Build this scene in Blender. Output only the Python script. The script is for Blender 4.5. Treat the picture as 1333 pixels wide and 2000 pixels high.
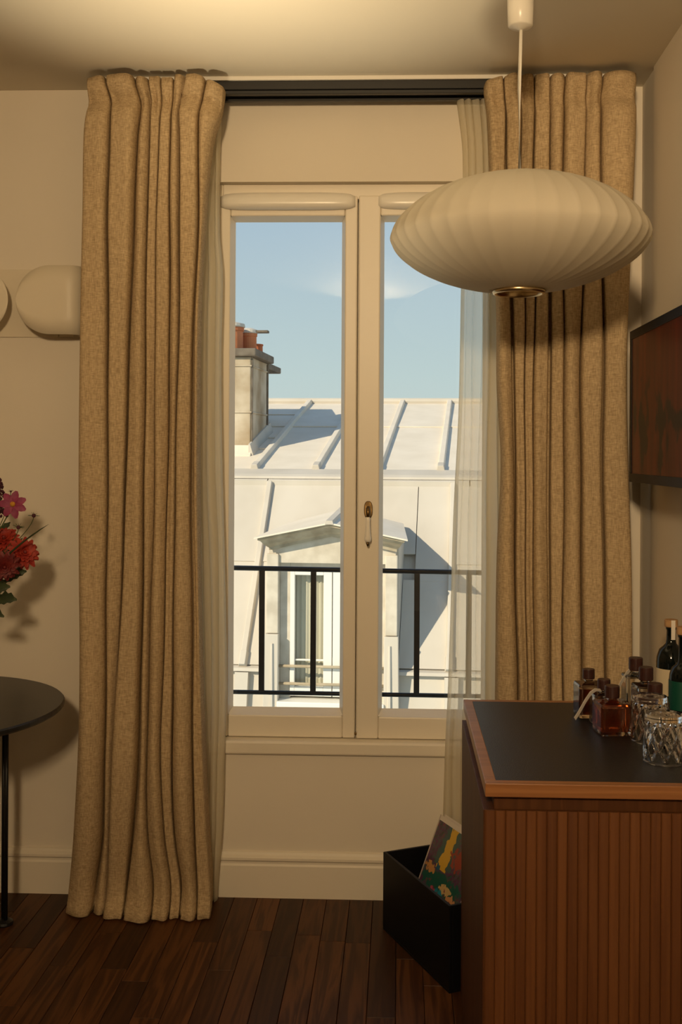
import bpy, bmesh, math, random
import numpy as np
from math import sin, cos, pi, radians, sqrt
from mathutils import Vector, Matrix

for o in list(bpy.data.objects):
    bpy.data.objects.remove(o, do_unlink=True)
SC = bpy.context.scene
COL = SC.collection
random.seed(7)

# ------------------------------------------------------------------ camera
F, CX, CY = 2100.0, 707.0, 885.0            # focal length and principal point for a 1333 x 2000 frame
YAW, ROLL, EYE = radians(1.98), radians(0.32), 1.373
FW = Vector((-sin(YAW), cos(YAW), 0)); WR = Vector((cos(YAW), sin(YAW), 0)); WU = Vector((0, 0, 1))
CR = WR * cos(ROLL) + WU * sin(ROLL); CU = WU * cos(ROLL) - WR * sin(ROLL)
cam = bpy.data.cameras.new('camera')
cam.sensor_fit = 'VERTICAL'; cam.sensor_height = 36; cam.sensor_width = 24
cam.lens = F / 2000 * 36
cam.shift_x = (666.5 - CX) / 2000; cam.shift_y = (CY - 1000) / 2000
cam.clip_start = 0.05; cam.clip_end = 300
camo = bpy.data.objects.new('camera', cam); COL.objects.link(camo)
m = Matrix((CR, CU, -FW)).transposed().to_4x4(); m.translation = (0, 0, EYE)
camo.matrix_world = m
SC.camera = camo

# ------------------------------------------------------------------ sky, sun, room lamp, exposure
w = bpy.data.worlds.new('sky'); SC.world = w; w.use_nodes = True
nt = w.node_tree; nt.nodes.clear()
tc = nt.nodes.new('ShaderNodeTexCoord'); sep = nt.nodes.new('ShaderNodeSeparateXYZ')
rp = nt.nodes.new('ShaderNodeValToRGB'); bg = nt.nodes.new('ShaderNodeBackground'); wo = nt.nodes.new('ShaderNodeOutputWorld')
nt.links.new(tc.outputs['Generated'], sep.inputs[0]); nt.links.new(sep.outputs['Z'], rp.inputs[0])
nt.links.new(rp.outputs[0], bg.inputs[0]); nt.links.new(bg.outputs[0], wo.inputs[0])
cr = rp.color_ramp
cr.elements[0].position = 0.0; cr.elements[0].color = (.62, .70, .66, 1)
cr.elements[1].position = 1.0; cr.elements[1].color = (.14, .25, .46, 1)
e = cr.elements.new(.07); e.color = (.55, .68, .68, 1)
e = cr.elements.new(.22); e.color = (.42, .56, .67, 1)
bg.inputs[1].default_value = 1.0

BA = radians(4.0)                            # the house across the courtyard is turned by this angle
BT = Vector((cos(BA), -sin(BA), 0)); BN = Vector((sin(BA), cos(BA), 0))
sun = bpy.data.lights.new('sun', 'SUN'); sun.energy = 5.0; sun.angle = radians(.6); sun.color = (1, .86, .63)
suno = bpy.data.objects.new('sun', sun); COL.objects.link(suno)
SAZ, SEL = radians(40), radians(29)
sdir = (BT * sin(SAZ) + BN * cos(SAZ)) * cos(SEL) - WU * sin(SEL)
suno.rotation_euler = sdir.to_track_quat('-Z', 'Y').to_euler()

rl = bpy.data.lights.new('room_lamp', 'AREA'); rl.energy = 29; rl.shape = 'DISK'; rl.size = .31; rl.color = (1, .72, .41); rl.spread = radians(104)
rlo = bpy.data.objects.new('room_lamp', rl); COL.objects.link(rlo)
rlo.location = (-.275, -1.2, 2.27)
rlo.rotation_euler = (Vector((.7, 3.3, 2.25)) - rlo.location).to_track_quat('-Z', 'Y').to_euler()

ul = bpy.data.lights.new('added_ceiling_bounce', 'AREA'); ul.energy = 3.4; ul.shape = 'DISK'; ul.size = .28; ul.color = (1, .80, .50); ul.spread = radians(37)  # added, unseen light in place of courtyard sun bounced onto the ceiling
ulo = bpy.data.objects.new('added_ceiling_bounce', ul); COL.objects.link(ulo)
ulo.location = (-.78, 2.05, .10)
ulo.rotation_euler = (Vector((-.40, 2.50, 2.5)) - ulo.location).to_track_quat('-Z', 'Y').to_euler()

SC.view_settings.view_transform = 'Standard'; SC.view_settings.look = 'None'
SC.view_settings.gamma = 1; SC.view_settings.use_curve_mapping = False
SC.view_settings.exposure = 0.0

# ------------------------------------------------------------------ helpers
def ray(x, y): return FW + CR * ((x - CX) / F) + CU * ((CY - y) / F)
def at(x, y, Y):
    d = ray(x, y); return Vector((0, 0, EYE)) + d * (Y / d.y)
def atz(x, y, z):
    d = ray(x, y); return Vector((0, 0, EYE)) + d * ((z - EYE) / d.z)

class MB:
    def __init__(s): s.v = []; s.f = []
    def add(s, vs, fs):
        b = len(s.v); s.v += [tuple(p) for p in vs]; s.f += [tuple(i + b for i in f) for f in fs]; return s
    def box(s, x0, x1, y0, y1, z0, z1):
        return s.add([(x0, y0, z0), (x1, y0, z0), (x1, y1, z0), (x0, y1, z0), (x0, y0, z1), (x1, y0, z1), (x1, y1, z1), (x0, y1, z1)],
                     [(0, 3, 2, 1), (4, 5, 6, 7), (0, 1, 5, 4), (1, 2, 6, 5), (2, 3, 7, 6), (3, 0, 4, 7)])
    def hexa(s, a, b):                       # two quads joined
        return s.add(list(a) + list(b), [(0, 3, 2, 1), (4, 5, 6, 7), (0, 1, 5, 4), (1, 2, 6, 5), (2, 3, 7, 6), (3, 0, 4, 7)])
    def prism(s, poly, f0, f1):              # polygon -> two positions through f0, f1
        n = len(poly); a = [f0(*p) for p in poly]; b = [f1(*p) for p in poly]
        return s.add(a + b, [tuple(range(n))[::-1], tuple(range(n, 2 * n))] + [(i, (i + 1) % n, n + (i + 1) % n, n + i) for i in range(n)])
    def lathe(s, prof, c=(0, 0, 0), n=28, cap0=False, cap1=False, rf=None):
        vs = []
        for (r, z) in prof:
            for k in range(n):
                a = 2 * pi * k / n; rr = r * (rf(a, z) if rf else 1)
                vs.append((c[0] + rr * cos(a), c[1] + rr * sin(a), c[2] + z))
        fs = []
        for i in range(len(prof) - 1):
            for k in range(n):
                fs.append((i * n + k, i * n + (k + 1) % n, (i + 1) * n + (k + 1) % n, (i + 1) * n + k))
        if cap0: fs.append(tuple(range(n))[::-1])
        if cap1: fs.append(tuple((len(prof) - 1) * n + k for k in range(n)))
        return s.add(vs, fs)
    def tube(s, pts, r, n=8):
        pts = [Vector(p) for p in pts]; rs = r if isinstance(r, (list, tuple)) else [r] * len(pts); vs = []
        for i, p in enumerate(pts):
            t = (pts[min(i + 1, len(pts) - 1)] - pts[max(i - 1, 0)]).normalized()
            u = t.cross(Vector((0, 0, 1)));
            if u.length < 1e-3: u = t.cross(Vector((1, 0, 0)))
            u.normalize(); q = t.cross(u)
            for k in range(n):
                a = 2 * pi * k / n; vs.append(p + (u * cos(a) + q * sin(a)) * rs[i])
        fs = [(i * n + k, i * n + (k + 1) % n, (i + 1) * n + (k + 1) % n, (i + 1) * n + k) for i in range(len(pts) - 1) for k in range(n)]
        fs += [tuple(range(n))[::-1], tuple((len(pts) - 1) * n + k for k in range(n))]
        return s.add(vs, fs)
    def grid(s, rows):
        n = len(rows[0]); vs = [p for r in rows for p in r]
        return s.add(vs, [(i * n + k, i * n + k + 1, (i + 1) * n + k + 1, (i + 1) * n + k) for i in range(len(rows) - 1) for k in range(n - 1)])
    def build(s, name, mat, parent=None, bevel=0, smooth=False, solid=0, local=False, seg=2):
        off = Vector((0, 0, 0))
        if parent is not None and not local:
            p = parent
            while p is not None: off += p.location; p = p.parent
        me = bpy.data.meshes.new(name)
        me.from_pydata([(v[0] - off.x, v[1] - off.y, v[2] - off.z) for v in s.v], [], s.f)
        bm = bmesh.new(); bm.from_mesh(me); bmesh.ops.recalc_face_normals(bm, faces=bm.faces); bm.to_mesh(me); bm.free()
        if mat: me.materials.append(mat)
        if smooth:
            for p in me.polygons: p.use_smooth = True
        o = bpy.data.objects.new(name, me); COL.objects.link(o)
        if parent is not None: o.parent = parent
        if solid:
            md = o.modifiers.new('solid', 'SOLIDIFY'); md.thickness = solid; md.offset = 0
        if bevel:
            md = o.modifiers.new('bevel', 'BEVEL'); md.width = bevel; md.segments = seg; md.limit_method = 'ANGLE'; md.angle_limit = radians(40)
            md.harden_normals = False
        return o

def box(name, b, mat, parent=None, bevel=.002, **k): return MB().box(*b).build(name, mat, parent, bevel, **k)
def empty(name, loc, rz=0):
    o = bpy.data.objects.new(name, None); COL.objects.link(o); o.location = loc; o.rotation_euler.z = rz; o.empty_display_size = .1; return o
def tag(o, label, cat, group=None):
    o['label'] = label; o['category'] = cat
    if group: o['group'] = group
    return o
def struct(o): o['kind'] = 'structure'; return o

# ------------------------------------------------------------------ materials
def mat(name, col, rough=.6, metal=0, noise=None, bump=0, bscale=200, spec=.5, trans=0, ior=1.45, aniso=(1, 1, 1), col2=None, nscale=4, detail=4, coat=0):
    M = bpy.data.materials.new(name); M.use_nodes = True; t = M.node_tree; b = t.nodes['Principled BSDF']
    b.inputs['Base Color'].default_value = (*col, 1); b.inputs['Roughness'].default_value = rough; b.inputs['Metallic'].default_value = metal
    b.inputs['Specular IOR Level'].default_value = spec; b.inputs['Transmission Weight'].default_value = trans; b.inputs['IOR'].default_value = ior
    b.inputs['Coat Weight'].default_value = coat
    if col2 or bump:
        tc = t.nodes.new('ShaderNodeTexCoord'); mp = t.nodes.new('ShaderNodeMapping'); mp.inputs['Scale'].default_value = aniso
        t.links.new(tc.outputs['Object'], mp.inputs[0])
    if col2:
        n = t.nodes.new('ShaderNodeTexNoise'); n.inputs['Scale'].default_value = nscale; n.inputs['Detail'].default_value = detail
        r = t.nodes.new('ShaderNodeValToRGB'); r.color_ramp.elements[0].position = .35; r.color_ramp.elements[1].position = .65
        r.color_ramp.elements[0].color = (*col, 1); r.color_ramp.elements[1].color = (*col2, 1)
        t.links.new(mp.outputs[0], n.inputs['Vector']); t.links.new(n.outputs[0], r.inputs[0]); t.links.new(r.outputs[0], b.inputs['Base Color'])
    if bump:
        n2 = t.nodes.new('ShaderNodeTexNoise'); n2.inputs['Scale'].default_value = bscale; n2.inputs['Detail'].default_value = 3
        bp = t.nodes.new('ShaderNodeBump'); bp.inputs['Strength'].default_value = bump; bp.inputs['Distance'].default_value = .002
        t.links.new(mp.outputs[0], n2.inputs['Vector']); t.links.new(n2.outputs[0], bp.inputs['Height']); t.links.new(bp.outputs[0], b.inputs['Normal'])
    return M

M = {}
M['wall'] = mat('wall_paint', (.74, .67, .56), .85, col2=(.76, .69, .58), nscale=2, bump=.08, bscale=90, spec=.2)
M['ceiling'] = mat('ceiling_paint', (.76, .70, .58), .75, bump=.04, bscale=60, spec=.3)
M['trim'] = mat('satin_white_paint', (.78, .71, .59), .38, bump=.03, bscale=25, spec=.45)
M['white'] = mat('white_plastic', (.82, .78, .70), .28)
M['track'] = mat('black_track', (.012, .011, .010), .4)
M['iron'] = mat('black_iron', (.010, .010, .011), .38, bump=.2, bscale=120)
M['brass'] = mat('aged_brass', (.24, .15, .06), .38, metal=1, col2=(.12, .075, .03), nscale=60)
M['gold'] = mat('pale_gold_metal', (.55, .42, .24), .3, metal=1)
M['porcelain'] = mat('porcelain', (.85, .80, .70), .12)
M['black_lacquer'] = mat('black_lacquer', (.005, .005, .006), .45, spec=.22)
M['black_leather'] = mat('black_leather_inlay', (.012, .011, .011), .40, bump=.35, bscale=420, spec=.5)
M['stone'] = mat('black_stone', (.014, .013, .012), .35, col2=(.02, .018, .016), nscale=9)
M['paper'] = mat('paper', (.72, .66, .58), .7)
M['cork'] = mat('cork', (.46, .27, .12), .8, col2=(.36, .20, .09), nscale=90)
M['cap'] = mat('dark_wood_cap', (.045, .012, .008), .4, col2=(.028, .008, .006), nscale=60)
M['stem'] = mat('green_stem', (.05, .075, .02), .6)
M['leaf'] = mat('dark_leaf', (.022, .035, .014), .55, col2=(.04, .055, .02), nscale=30)
M['red'] = mat('red_petal', (.26, .014, .008), .6, col2=(.36, .03, .012), nscale=60)
M['crimson'] = mat('dark_red_petal', (.11, .008, .010), .6, col2=(.18, .016, .012), nscale=60)
M['magenta'] = mat('magenta_petal', (.20, .012, .06), .55, col2=(.28, .025, .09), nscale=60)
M['plum'] = mat('plum_plume', (.05, .012, .02), .8, col2=(.09, .02, .03), nscale=80)
M['yellow'] = mat('yellow_centre', (.50, .22, .02), .7)
M['ceramic'] = mat('dark_glazed_ceramic', (.03, .028, .026), .3)
M['sconce'] = mat('cream_enamel', (.72, .64, .50), .45)
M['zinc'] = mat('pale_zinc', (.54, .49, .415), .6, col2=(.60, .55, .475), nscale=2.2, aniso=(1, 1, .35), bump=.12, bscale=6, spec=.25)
M['zinc2'] = mat('sun_lightened_zinc', (.74, .66, .54), .6, col2=(.80, .72, .60), nscale=3, bump=.12, bscale=8, spec=.3)  # zinc of the flatter roofs, colour lightened to stand in for stronger sun
M['joint'] = mat('zinc_underlay', (.20, .19, .18), .8)
M['oldpaint'] = mat('weathered_paint', (.52, .46, .37), .8, col2=(.66, .60, .50), nscale=7, detail=8, bump=.5, bscale=30)
M['fascia'] = mat('weathered_fascia', (.32, .26, .175), .85, col2=(.45, .38, .27), nscale=9, detail=8, bump=.4, bscale=30)
M['plaster'] = mat('stained_plaster', (.34, .25, .15), .9, col2=(.60, .52, .40), nscale=2.2, detail=8, bump=.4, bscale=14)
M['capstone'] = mat('grey_cap_stone', (.12, .095, .07), .9, col2=(.20, .165, .125), nscale=9, bump=.5, bscale=25)
M['terracotta'] = mat('terracotta', (.50, .14, .05), .8, col2=(.62, .22, .09), nscale=5, bump=.2, bscale=30)
M['pvc'] = mat('white_window_paint', (.80, .78, .72), .4)
M['net'] = mat('pale_net_curtain', (.50, .46, .34), .9, col2=(.58, .54, .42), nscale=5, aniso=(6, 1, .3))
M['slate'] = mat('facade_render', (.55, .50, .42), .9)

def fabric(name, c1, c2):
    Mt = bpy.data.materials.new(name); Mt.use_nodes = True; t = Mt.node_tree; b = t.nodes['Principled BSDF']
    b.inputs['Roughness'].default_value = .95; b.inputs['Specular IOR Level'].default_value = .1
    tc = t.nodes.new('ShaderNodeTexCoord')
    outs = []
    for sc in ((70, 70, 420), (420, 420, 50), (3, 3, 1.2)):
        mp = t.nodes.new('ShaderNodeMapping'); mp.inputs['Scale'].default_value = sc
        n = t.nodes.new('ShaderNodeTexNoise'); n.inputs['Scale'].default_value = 1; n.inputs['Detail'].default_value = 2
        t.links.new(tc.outputs['Object'], mp.inputs[0]); t.links.new(mp.outputs[0], n.inputs['Vector']); outs.append(n)
    a = t.nodes.new('ShaderNodeMath'); a.operation = 'ADD'; t.links.new(outs[0].outputs[0], a.inputs[0]); t.links.new(outs[1].outputs[0], a.inputs[1])
    a2 = t.nodes.new('ShaderNodeMath'); a2.operation = 'MULTIPLY_ADD'; a2.inputs[1].default_value = .35
    t.links.new(outs[2].outputs[0], a2.inputs[0]); t.links.new(a.outputs[0], a2.inputs[2])
    r = t.nodes.new('ShaderNodeValToRGB'); r.color_ramp.elements[0].color = (*c1, 1); r.color_ramp.elements[1].color = (*c2, 1)
    r.color_ramp.elements[0].position = .42; r.color_ramp.elements[1].position = .80
    h = t.nodes.new('ShaderNodeMath'); h.operation = 'MULTIPLY'; h.inputs[1].default_value = .5
    t.links.new(a2.outputs[0], h.inputs[0]); t.links.new(h.outputs[0], r.inputs[0]); t.links.new(r.outputs[0], b.inputs['Base Color'])
    bp = t.nodes.new('ShaderNodeBump'); bp.inputs['Strength'].default_value = .5; bp.inputs['Distance'].default_value = .0015
    t.links.new(a.outputs[0], bp.inputs['Height']); t.links.new(bp.outputs[0], b.inputs['Normal'])
    return Mt
M['linen'] = fabric('tan_linen', (.33, .235, .13), (.66, .50, .305))

def mixmat(name, parts):                     # parts: (shader node idname, colour, weight) blended one after the other
    Mt = bpy.data.materials.new(name); Mt.use_nodes = True; t = Mt.node_tree; t.nodes.clear()
    out = t.nodes.new('ShaderNodeOutputMaterial'); cur = None
    for idn, c, wgt in parts:
        n = t.nodes.new(idn); n.inputs['Color'].default_value = (*c, 1)
        if cur is None: cur = n
        else:
            mx = t.nodes.new('ShaderNodeMixShader'); mx.inputs[0].default_value = wgt
            t.links.new(cur.outputs[0], mx.inputs[1]); t.links.new(n.outputs[0], mx.inputs[2]); cur = mx
    t.links.new(cur.outputs[0], out.inputs[0]); return Mt
M['sheer'] = mixmat('sheer_voile', [('ShaderNodeBsdfDiffuse', (.88, .82, .68), 0), ('ShaderNodeBsdfTranslucent', (.94, .90, .76), .55), ('ShaderNodeBsdfTransparent', (1, .98, .93), .42)])
M['shade'] = mixmat('pendant_skin', [('ShaderNodeBsdfDiffuse', (.80, .75, .64), 0), ('ShaderNodeBsdfTranslucent', (.86, .80, .66), .42)])
def glass_pane(name, tint):
    Mt = bpy.data.materials.new(name); Mt.use_nodes = True; t = Mt.node_tree; t.nodes.clear()
    out = t.nodes.new('ShaderNodeOutputMaterial'); tr = t.nodes.new('ShaderNodeBsdfTransparent'); tr.inputs[0].default_value = (*tint, 1)
    gl = t.nodes.new('ShaderNodeBsdfGlossy'); gl.inputs['Roughness'].default_value = 0.0
    fr = t.nodes.new('ShaderNodeFresnel'); ge = t.nodes.new('ShaderNodeNewGeometry'); mr_ = t.nodes.new('ShaderNodeMapRange')
    mr_.inputs[3].default_value = 1.45; mr_.inputs[4].default_value = 1 / 1.45
    t.links.new(ge.outputs['Backfacing'], mr_.inputs[0]); t.links.new(mr_.outputs[0], fr.inputs[0]); mx = t.nodes.new('ShaderNodeMixShader')
    t.links.new(fr.outputs[0], mx.inputs[0]); t.links.new(tr.outputs[0], mx.inputs[1]); t.links.new(gl.outputs[0], mx.inputs[2]); t.links.new(mx.outputs[0], out.inputs[0])
    return Mt
M['pane'] = glass_pane('window_glass', (.985, .99, .985))
M['crystal'] = mat('cut_crystal', (1, 1, 1), .02, trans=1, ior=1.5)
M['clear'] = mat('clear_bottle_glass', (.95, .93, .88), .03, trans=1, ior=1.45)
M['amber'] = mat('amber_spirit', (.55, .12, .025), .04, trans=.9, ior=1.4)
M['amber2'] = mat('brown_spirit', (.20, .05, .015), .04, trans=.8, ior=1.4)
M['darkglass'] = mat('dark_bottle_glass', (.004, .006, .005), .08)
M['greenlabel'] = mat('green_paper_label', (.0, .06, .035), .6)
M['creamlabel'] = mat('cream_paper_label', (.60, .50, .34), .7)

def wood(name, c1, c2, c3, axis='Y', scale=1.0, rough=.4, rand=0.0, world=False, coat=0, spec=.5):
    Mt = bpy.data.materials.new(name); Mt.use_nodes = True; t = Mt.node_tree; b = t.nodes['Principled BSDF']
    b.inputs['Roughness'].default_value = rough; b.inputs['Coat Weight'].default_value = coat; b.inputs['Specular IOR Level'].default_value = spec
    oi = t.nodes.new('ShaderNodeObjectInfo')
    if world: src = t.nodes.new('ShaderNodeNewGeometry').outputs['Position']
    else: src = t.nodes.new('ShaderNodeTexCoord').outputs['Object']
    ad = t.nodes.new('ShaderNodeVectorMath'); ad.operation = 'MULTIPLY_ADD'
    cmb = t.nodes.new('ShaderNodeCombineXYZ'); 
    for i in range(3): t.links.new(oi.outputs['Random'], cmb.inputs[i])
    ad.inputs[1].default_value = (17, 23, 11); t.links.new(cmb.outputs[0], ad.inputs[0]); t.links.new(src, ad.inputs[2])
    mp = t.nodes.new('ShaderNodeMapping'); k = {'X': (1.2, 26, 26), 'Y': (26, 1.6, 26), 'Z': (26, 26, 1.0)}[axis]
    mp.inputs['Scale'].default_value = tuple(v * scale for v in k); t.links.new(ad.outputs[0], mp.inputs[0])
    n = t.nodes.new('ShaderNodeTexNoise'); n.inputs['Scale'].default_value = 1; n.inputs['Detail'].default_value = 5; n.inputs['Distortion'].default_value = .6
    t.links.new(mp.outputs[0], n.inputs['Vector'])
    wv = t.nodes.new('ShaderNodeMath'); wv.operation = 'MULTIPLY'; wv.inputs[1].default_value = 26; t.links.new(n.outputs[0], wv.inputs[0])
    sn = t.nodes.new('ShaderNodeMath'); sn.operation = 'SINE'; t.links.new(wv.outputs[0], sn.inputs[0])
    mr = t.nodes.new('ShaderNodeMapRange'); mr.inputs[1].default_value = -1; mr.inputs[2].default_value = 1; t.links.new(sn.outputs[0], mr.inputs[0])
    r = t.nodes.new('ShaderNodeValToRGB'); r.color_ramp.elements[0].color = (*c1, 1); r.color_ramp.elements[1].color = (*c2, 1)
    t.links.new(mr.outputs[0], r.inputs[0])
    mx = t.nodes.new('ShaderNodeMix'); mx.data_type = 'RGBA'; mx.inputs[7].default_value = (*c3, 1)
    rr = t.nodes.new('ShaderNodeMath'); rr.operation = 'MULTIPLY'; rr.inputs[1].default_value = rand; t.links.new(oi.outputs['Random'], rr.inputs[0])
    t.links.new(rr.outputs[0], mx.inputs[0]); t.links.new(r.outputs[0], mx.inputs[6]); t.links.new(mx.outputs[2], b.inputs['Base Color'])
    bp = t.nodes.new('ShaderNodeBump'); bp.inputs['Strength'].default_value = .12; bp.inputs['Distance'].default_value = .001
    t.links.new(mr.outputs[0], bp.inputs['Height']); t.links.new(bp.outputs[0], b.inputs['Normal'])
    return Mt
M['floor'] = wood('dark_oak_boards', (.060, .021, .006), (.135, .050, .014), (.028, .011, .004), 'Y', 1, .45, .85, True, spec=.18)
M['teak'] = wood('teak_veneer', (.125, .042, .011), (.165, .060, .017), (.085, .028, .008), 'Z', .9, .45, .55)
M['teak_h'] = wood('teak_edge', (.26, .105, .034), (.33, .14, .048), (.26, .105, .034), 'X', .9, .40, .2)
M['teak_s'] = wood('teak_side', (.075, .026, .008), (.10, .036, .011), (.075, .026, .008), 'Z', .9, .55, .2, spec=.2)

# ------------------------------------------------------------------ the room
WY, WT = 3.32, .22                           # inner face of the window wall, its thickness
XL, XR, YB, ZC = -2.1, .74, -2.6, 2.5
OX0, OX1, OZ0, OZ1 = -.63, .372, .442, 2.212  # window opening
wb = MB()
wb.box(XL - .15, OX0, WY, WY + WT, -.1, ZC + .15); wb.box(OX1, XR + .15, WY, WY + WT, -.1, ZC + .15)
wb.box(OX0, OX1, WY, WY + WT, OZ1, ZC + .15); wb.box(OX0, OX1, WY, WY + WT, -.1, OZ0)
struct(wb.build('wall_back', M['wall']))
struct(MB().box(XR, XR + .15, YB - .15, WY, -.1, ZC + .15).box(XR - .006, XR, YB, 3.15, 0, ZC).build('wall_right', M['wall']))
struct(box('wall_left', (XL - .15, XL, YB - .15, WY, -.1, ZC + .15), M['wall'], bevel=0))
struct(box('wall_front', (XL, XR, YB - .15, YB, -.1, ZC + .15), M['wall'], bevel=0))
struct(box('ceiling', (XL, XR, YB, WY, ZC, ZC + .15), M['ceiling'], bevel=0))
fl = struct(box('floor', (XL, XR, YB, WY, -.1, -.012), M['black_lacquer'], bevel=0))
# boards, one object each
pw = .0713
pm = MB().box(0, pw - .0012, 0, 1, 0, .012)
p0 = pm.build('plank', M['floor'], fl, bevel=.0012, local=True, seg=1)
first = True; k = 0; rnd = random.Random(3)
x = -.071 - pw * 28
while x < XR - .002:
    y = WY - .004; L = rnd.uniform(.12, .75)
    while y > .05:
        L = min(L, y - .0)
        if first: o = p0; first = False
        else: o = p0.copy(); COL.objects.link(o)
        o.location = (x, y - L, -.012); wd = min(1, (XR - x) / pw); o.scale = (wd, L - .0012, 1)
        y -= L; L = rnd.uniform(.45, .95)
    x += pw
struct(box('floor_rear', (XL, XR, YB, .05, -.012, 0), M['floor'], bevel=0))

def baseboard(name, a, b, nrm):
    prof = [(0, 0), (.018, 0), (.018, .098), (.0145, .104), (.0145, .110), (.020, .116), (.020, .123), (.012, .130), (.008, .137), (0, .140)]
    d = Vector(nrm)
    mb = MB().prism(prof, lambda u, v: (a[0] + d.x * u, a[1] + d.y * u, v), lambda u, v: (b[0] + d.x * u, b[1] + d.y * u, v))
    struct(mb.build(name, M['trim']))
baseboard('baseboard_back', (XL, WY), (XR - .006, WY), (0, -1))
baseboard('baseboard_right', (XR - .006, 2.74), (XR - .006, WY - .021), (-1, 0))
baseboard('baseboard_left', (XL, YB), (XL, WY - .021), (1, 0))

# ------------------------------------------------------------------ the window
win = MB()
fy0, fy1 = 3.352, 3.45
win.box(OX0, -.555, fy0, fy1, OZ0 + .04, OZ1); win.box(.297, OX1, fy0, fy1, OZ0 + .04, OZ1)
win.box(-.555, .297, fy0, fy1, 2.165, OZ1); win.box(-.555, .297, fy0 + .02, fy1, OZ0 + .04, .495)
w1 = struct(win.build('window_1', M['trim'], None, bevel=.003))
sillp = [(3.305, .442), (3.302, .447), (3.302, .476), (3.308, .482), (3.46, .482), (3.46, .442)]
MB().prism(sillp, lambda u, v: (OX0, u, v), lambda u, v: (OX1, u, v)).build('window_sill', M['trim'], w1)
def sash(x0, x1, g0, g1, z0, z1, h0, h1, front):
    m_ = MB(); y0, y1 = front, 3.402
    m_.box(x0, g0, y0, y1, z0, z1); m_.box(g1, x1, y0, y1, z0, z1); m_.box(g0, g1, y0, y1, z0, h0); m_.box(g0, g1, y0, y1, h1, z1)
    s = m_.build('sash', M['trim'], w1, bevel=.005, seg=3)
    # sloping glazing bead around the pane
    bd = MB(); yb0, yb1, wd = front + .006, 3.388, .011
    P = [(g0, h0), (g1, h0), (g1, h1), (g0, h1)]; Q = [(g0 + wd, h0 + wd * 1.5), (g1 - wd, h0 + wd * 1.5), (g1 - wd, h1 - wd), (g0 + wd, h1 - wd)]
    vs = [(a, yb0, b) for a, b in P] + [(a, yb1, b) for a, b in Q] + [(a, yb1 + .012, b) for a, b in P]
    fs = []
    for i in range(4):
        j = (i + 1) % 4; fs += [(i, j, 4 + j, 4 + i), (4 + i, 4 + j, 8 + j, 8 + i)]
    bd.add(vs, fs); bd.build('glazing_bead', M['trim'], s)
    MB().box(g0 + .002, g1 - .002, 3.389, 3.393, h0 + .002, h1 - .002).build('pane', M['pane'], s)
    return s
sl = sash(-.566, -.1325, -.531, -.172, .4835, 2.176, .553, 2.112, 3.350)
sr = sash(-.1285, .309, -.060, .272, .4835, 2.176, .553, 2.112, 3.346)
def vent(x0, x1, par):
    n = 30; rows = []
    for i in range(n + 1):
        t = i / n; xx = x0 + (x1 - x0) * t
        e = max(0, 1 - abs(2 * t - 1) ** 5) ** .5
        zc = 2.157; h = .016 + .011 * e; d = .004 + .020 * e
        pr_ = [(3.349, zc + h), (3.349 - d * .5, zc + h * .97), (3.349 - d * .9, zc + h * .2), (3.349 - d, zc - h * .35), (3.349 - d * .8, zc - h * .75), (3.349 - d * .3, zc - h), (3.349, zc - h)]
        rows.append([(xx, a, b) for a, b in pr_])
    mb = MB().grid(rows); k = len(rows[0])
    mb.f.append(tuple(range(k))); mb.f.append(tuple(len(mb.v) - k + i for i in range(k)))
    mb.build('vent_cover', M['white'], par, smooth=True)
vent(-.562, -.140, sl); vent(-.068, .303, sr)
# turn handle with a porcelain grip
hx = -.094
def ellp(rx, rz, n=24, pw_=2.6):
    return [(math.copysign(abs(cos(a)) ** (2 / pw_), cos(a)) * rx, math.copysign(abs(sin(a)) ** (2 / pw_), sin(a)) * rz) for a in [2 * pi * i / n for i in range(n)]]
hp = MB().prism(ellp(.0135, .027), lambda u, v: (hx + u, 3.346, 1.197 + v), lambda u, v: (hx + u, 3.339, 1.197 + v)).build('window_handle', M['brass'], w1, bevel=.002)
MB().tube([(hx, 3.346, 1.203), (hx, 3.318, 1.203), (hx, 3.312, 1.196), (hx, 3.310, 1.175)], [.0065, .0065, .007, .0055], 12).build('lever', M['brass'], hp, smooth=True)
MB().lathe([(.0055, 1.176), (.007, 1.172), (.0065, 1.160), (.0085, 1.125), (.0105, 1.110), (.0095, 1.102), (.005, 1.099)], (hx, 3.310, 0), 18, True, True).build('grip', M['porcelain'], hp, smooth=True)
MB().lathe([(.004, 1.099), (.005, 1.095), (.0045, 1.090), (.002, 1.086)], (hx, 3.310, 0), 12, True, True).build('grip_tip', M['brass'], hp, smooth=True)
box('meeting_strip', (-.155, -.105, 3.396, 3.408, .49, 2.17), M['trim'], w1)
box('keeper', (-.134, -.127, 3.343, 3.352, .496, .503), M['brass'], w1, bevel=.001)

# ------------------------------------------------------------------ window guard outside
g = empty('window_guard', (-.11, 3.62, .562))
gy = 3.62
tag(g, 'black iron window guard rail with flat upright bars outside the panes', 'railing')
zt, zb_ = .981, .562
MB().tube([(-.80, gy, zt + .004), (.55, gy, zt - .010)], .0085, 12).build('top_rail', M['iron'], g, smooth=True)
MB().tube([(-.80, gy, zb_ + .002), (.55, gy, zb_ - .004)], .0075, 12).build('bottom_rail', M['iron'], g, smooth=True)
for i in range(7):
    bx_ = -.809 + .1745 * i + .0
    if -.78 < bx_ < .53: box('upright_bar', (bx_ - .0095, bx_ + .0095, gy - .005, gy + .005, zb_, zt - .004), M['iron'], g, bevel=.001)
for xx in (-.795, .545):
    MB().tube([(xx, gy, zt), (xx, 3.53, zt)], .008, 8).tube([(xx, gy, zb_), (xx, 3.53, zb_)], .008, 8).tube([(xx, gy, zb_), (xx, gy, zt)], .008, 8).build('wall_fixing', M['iron'], g, smooth=True)
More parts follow.
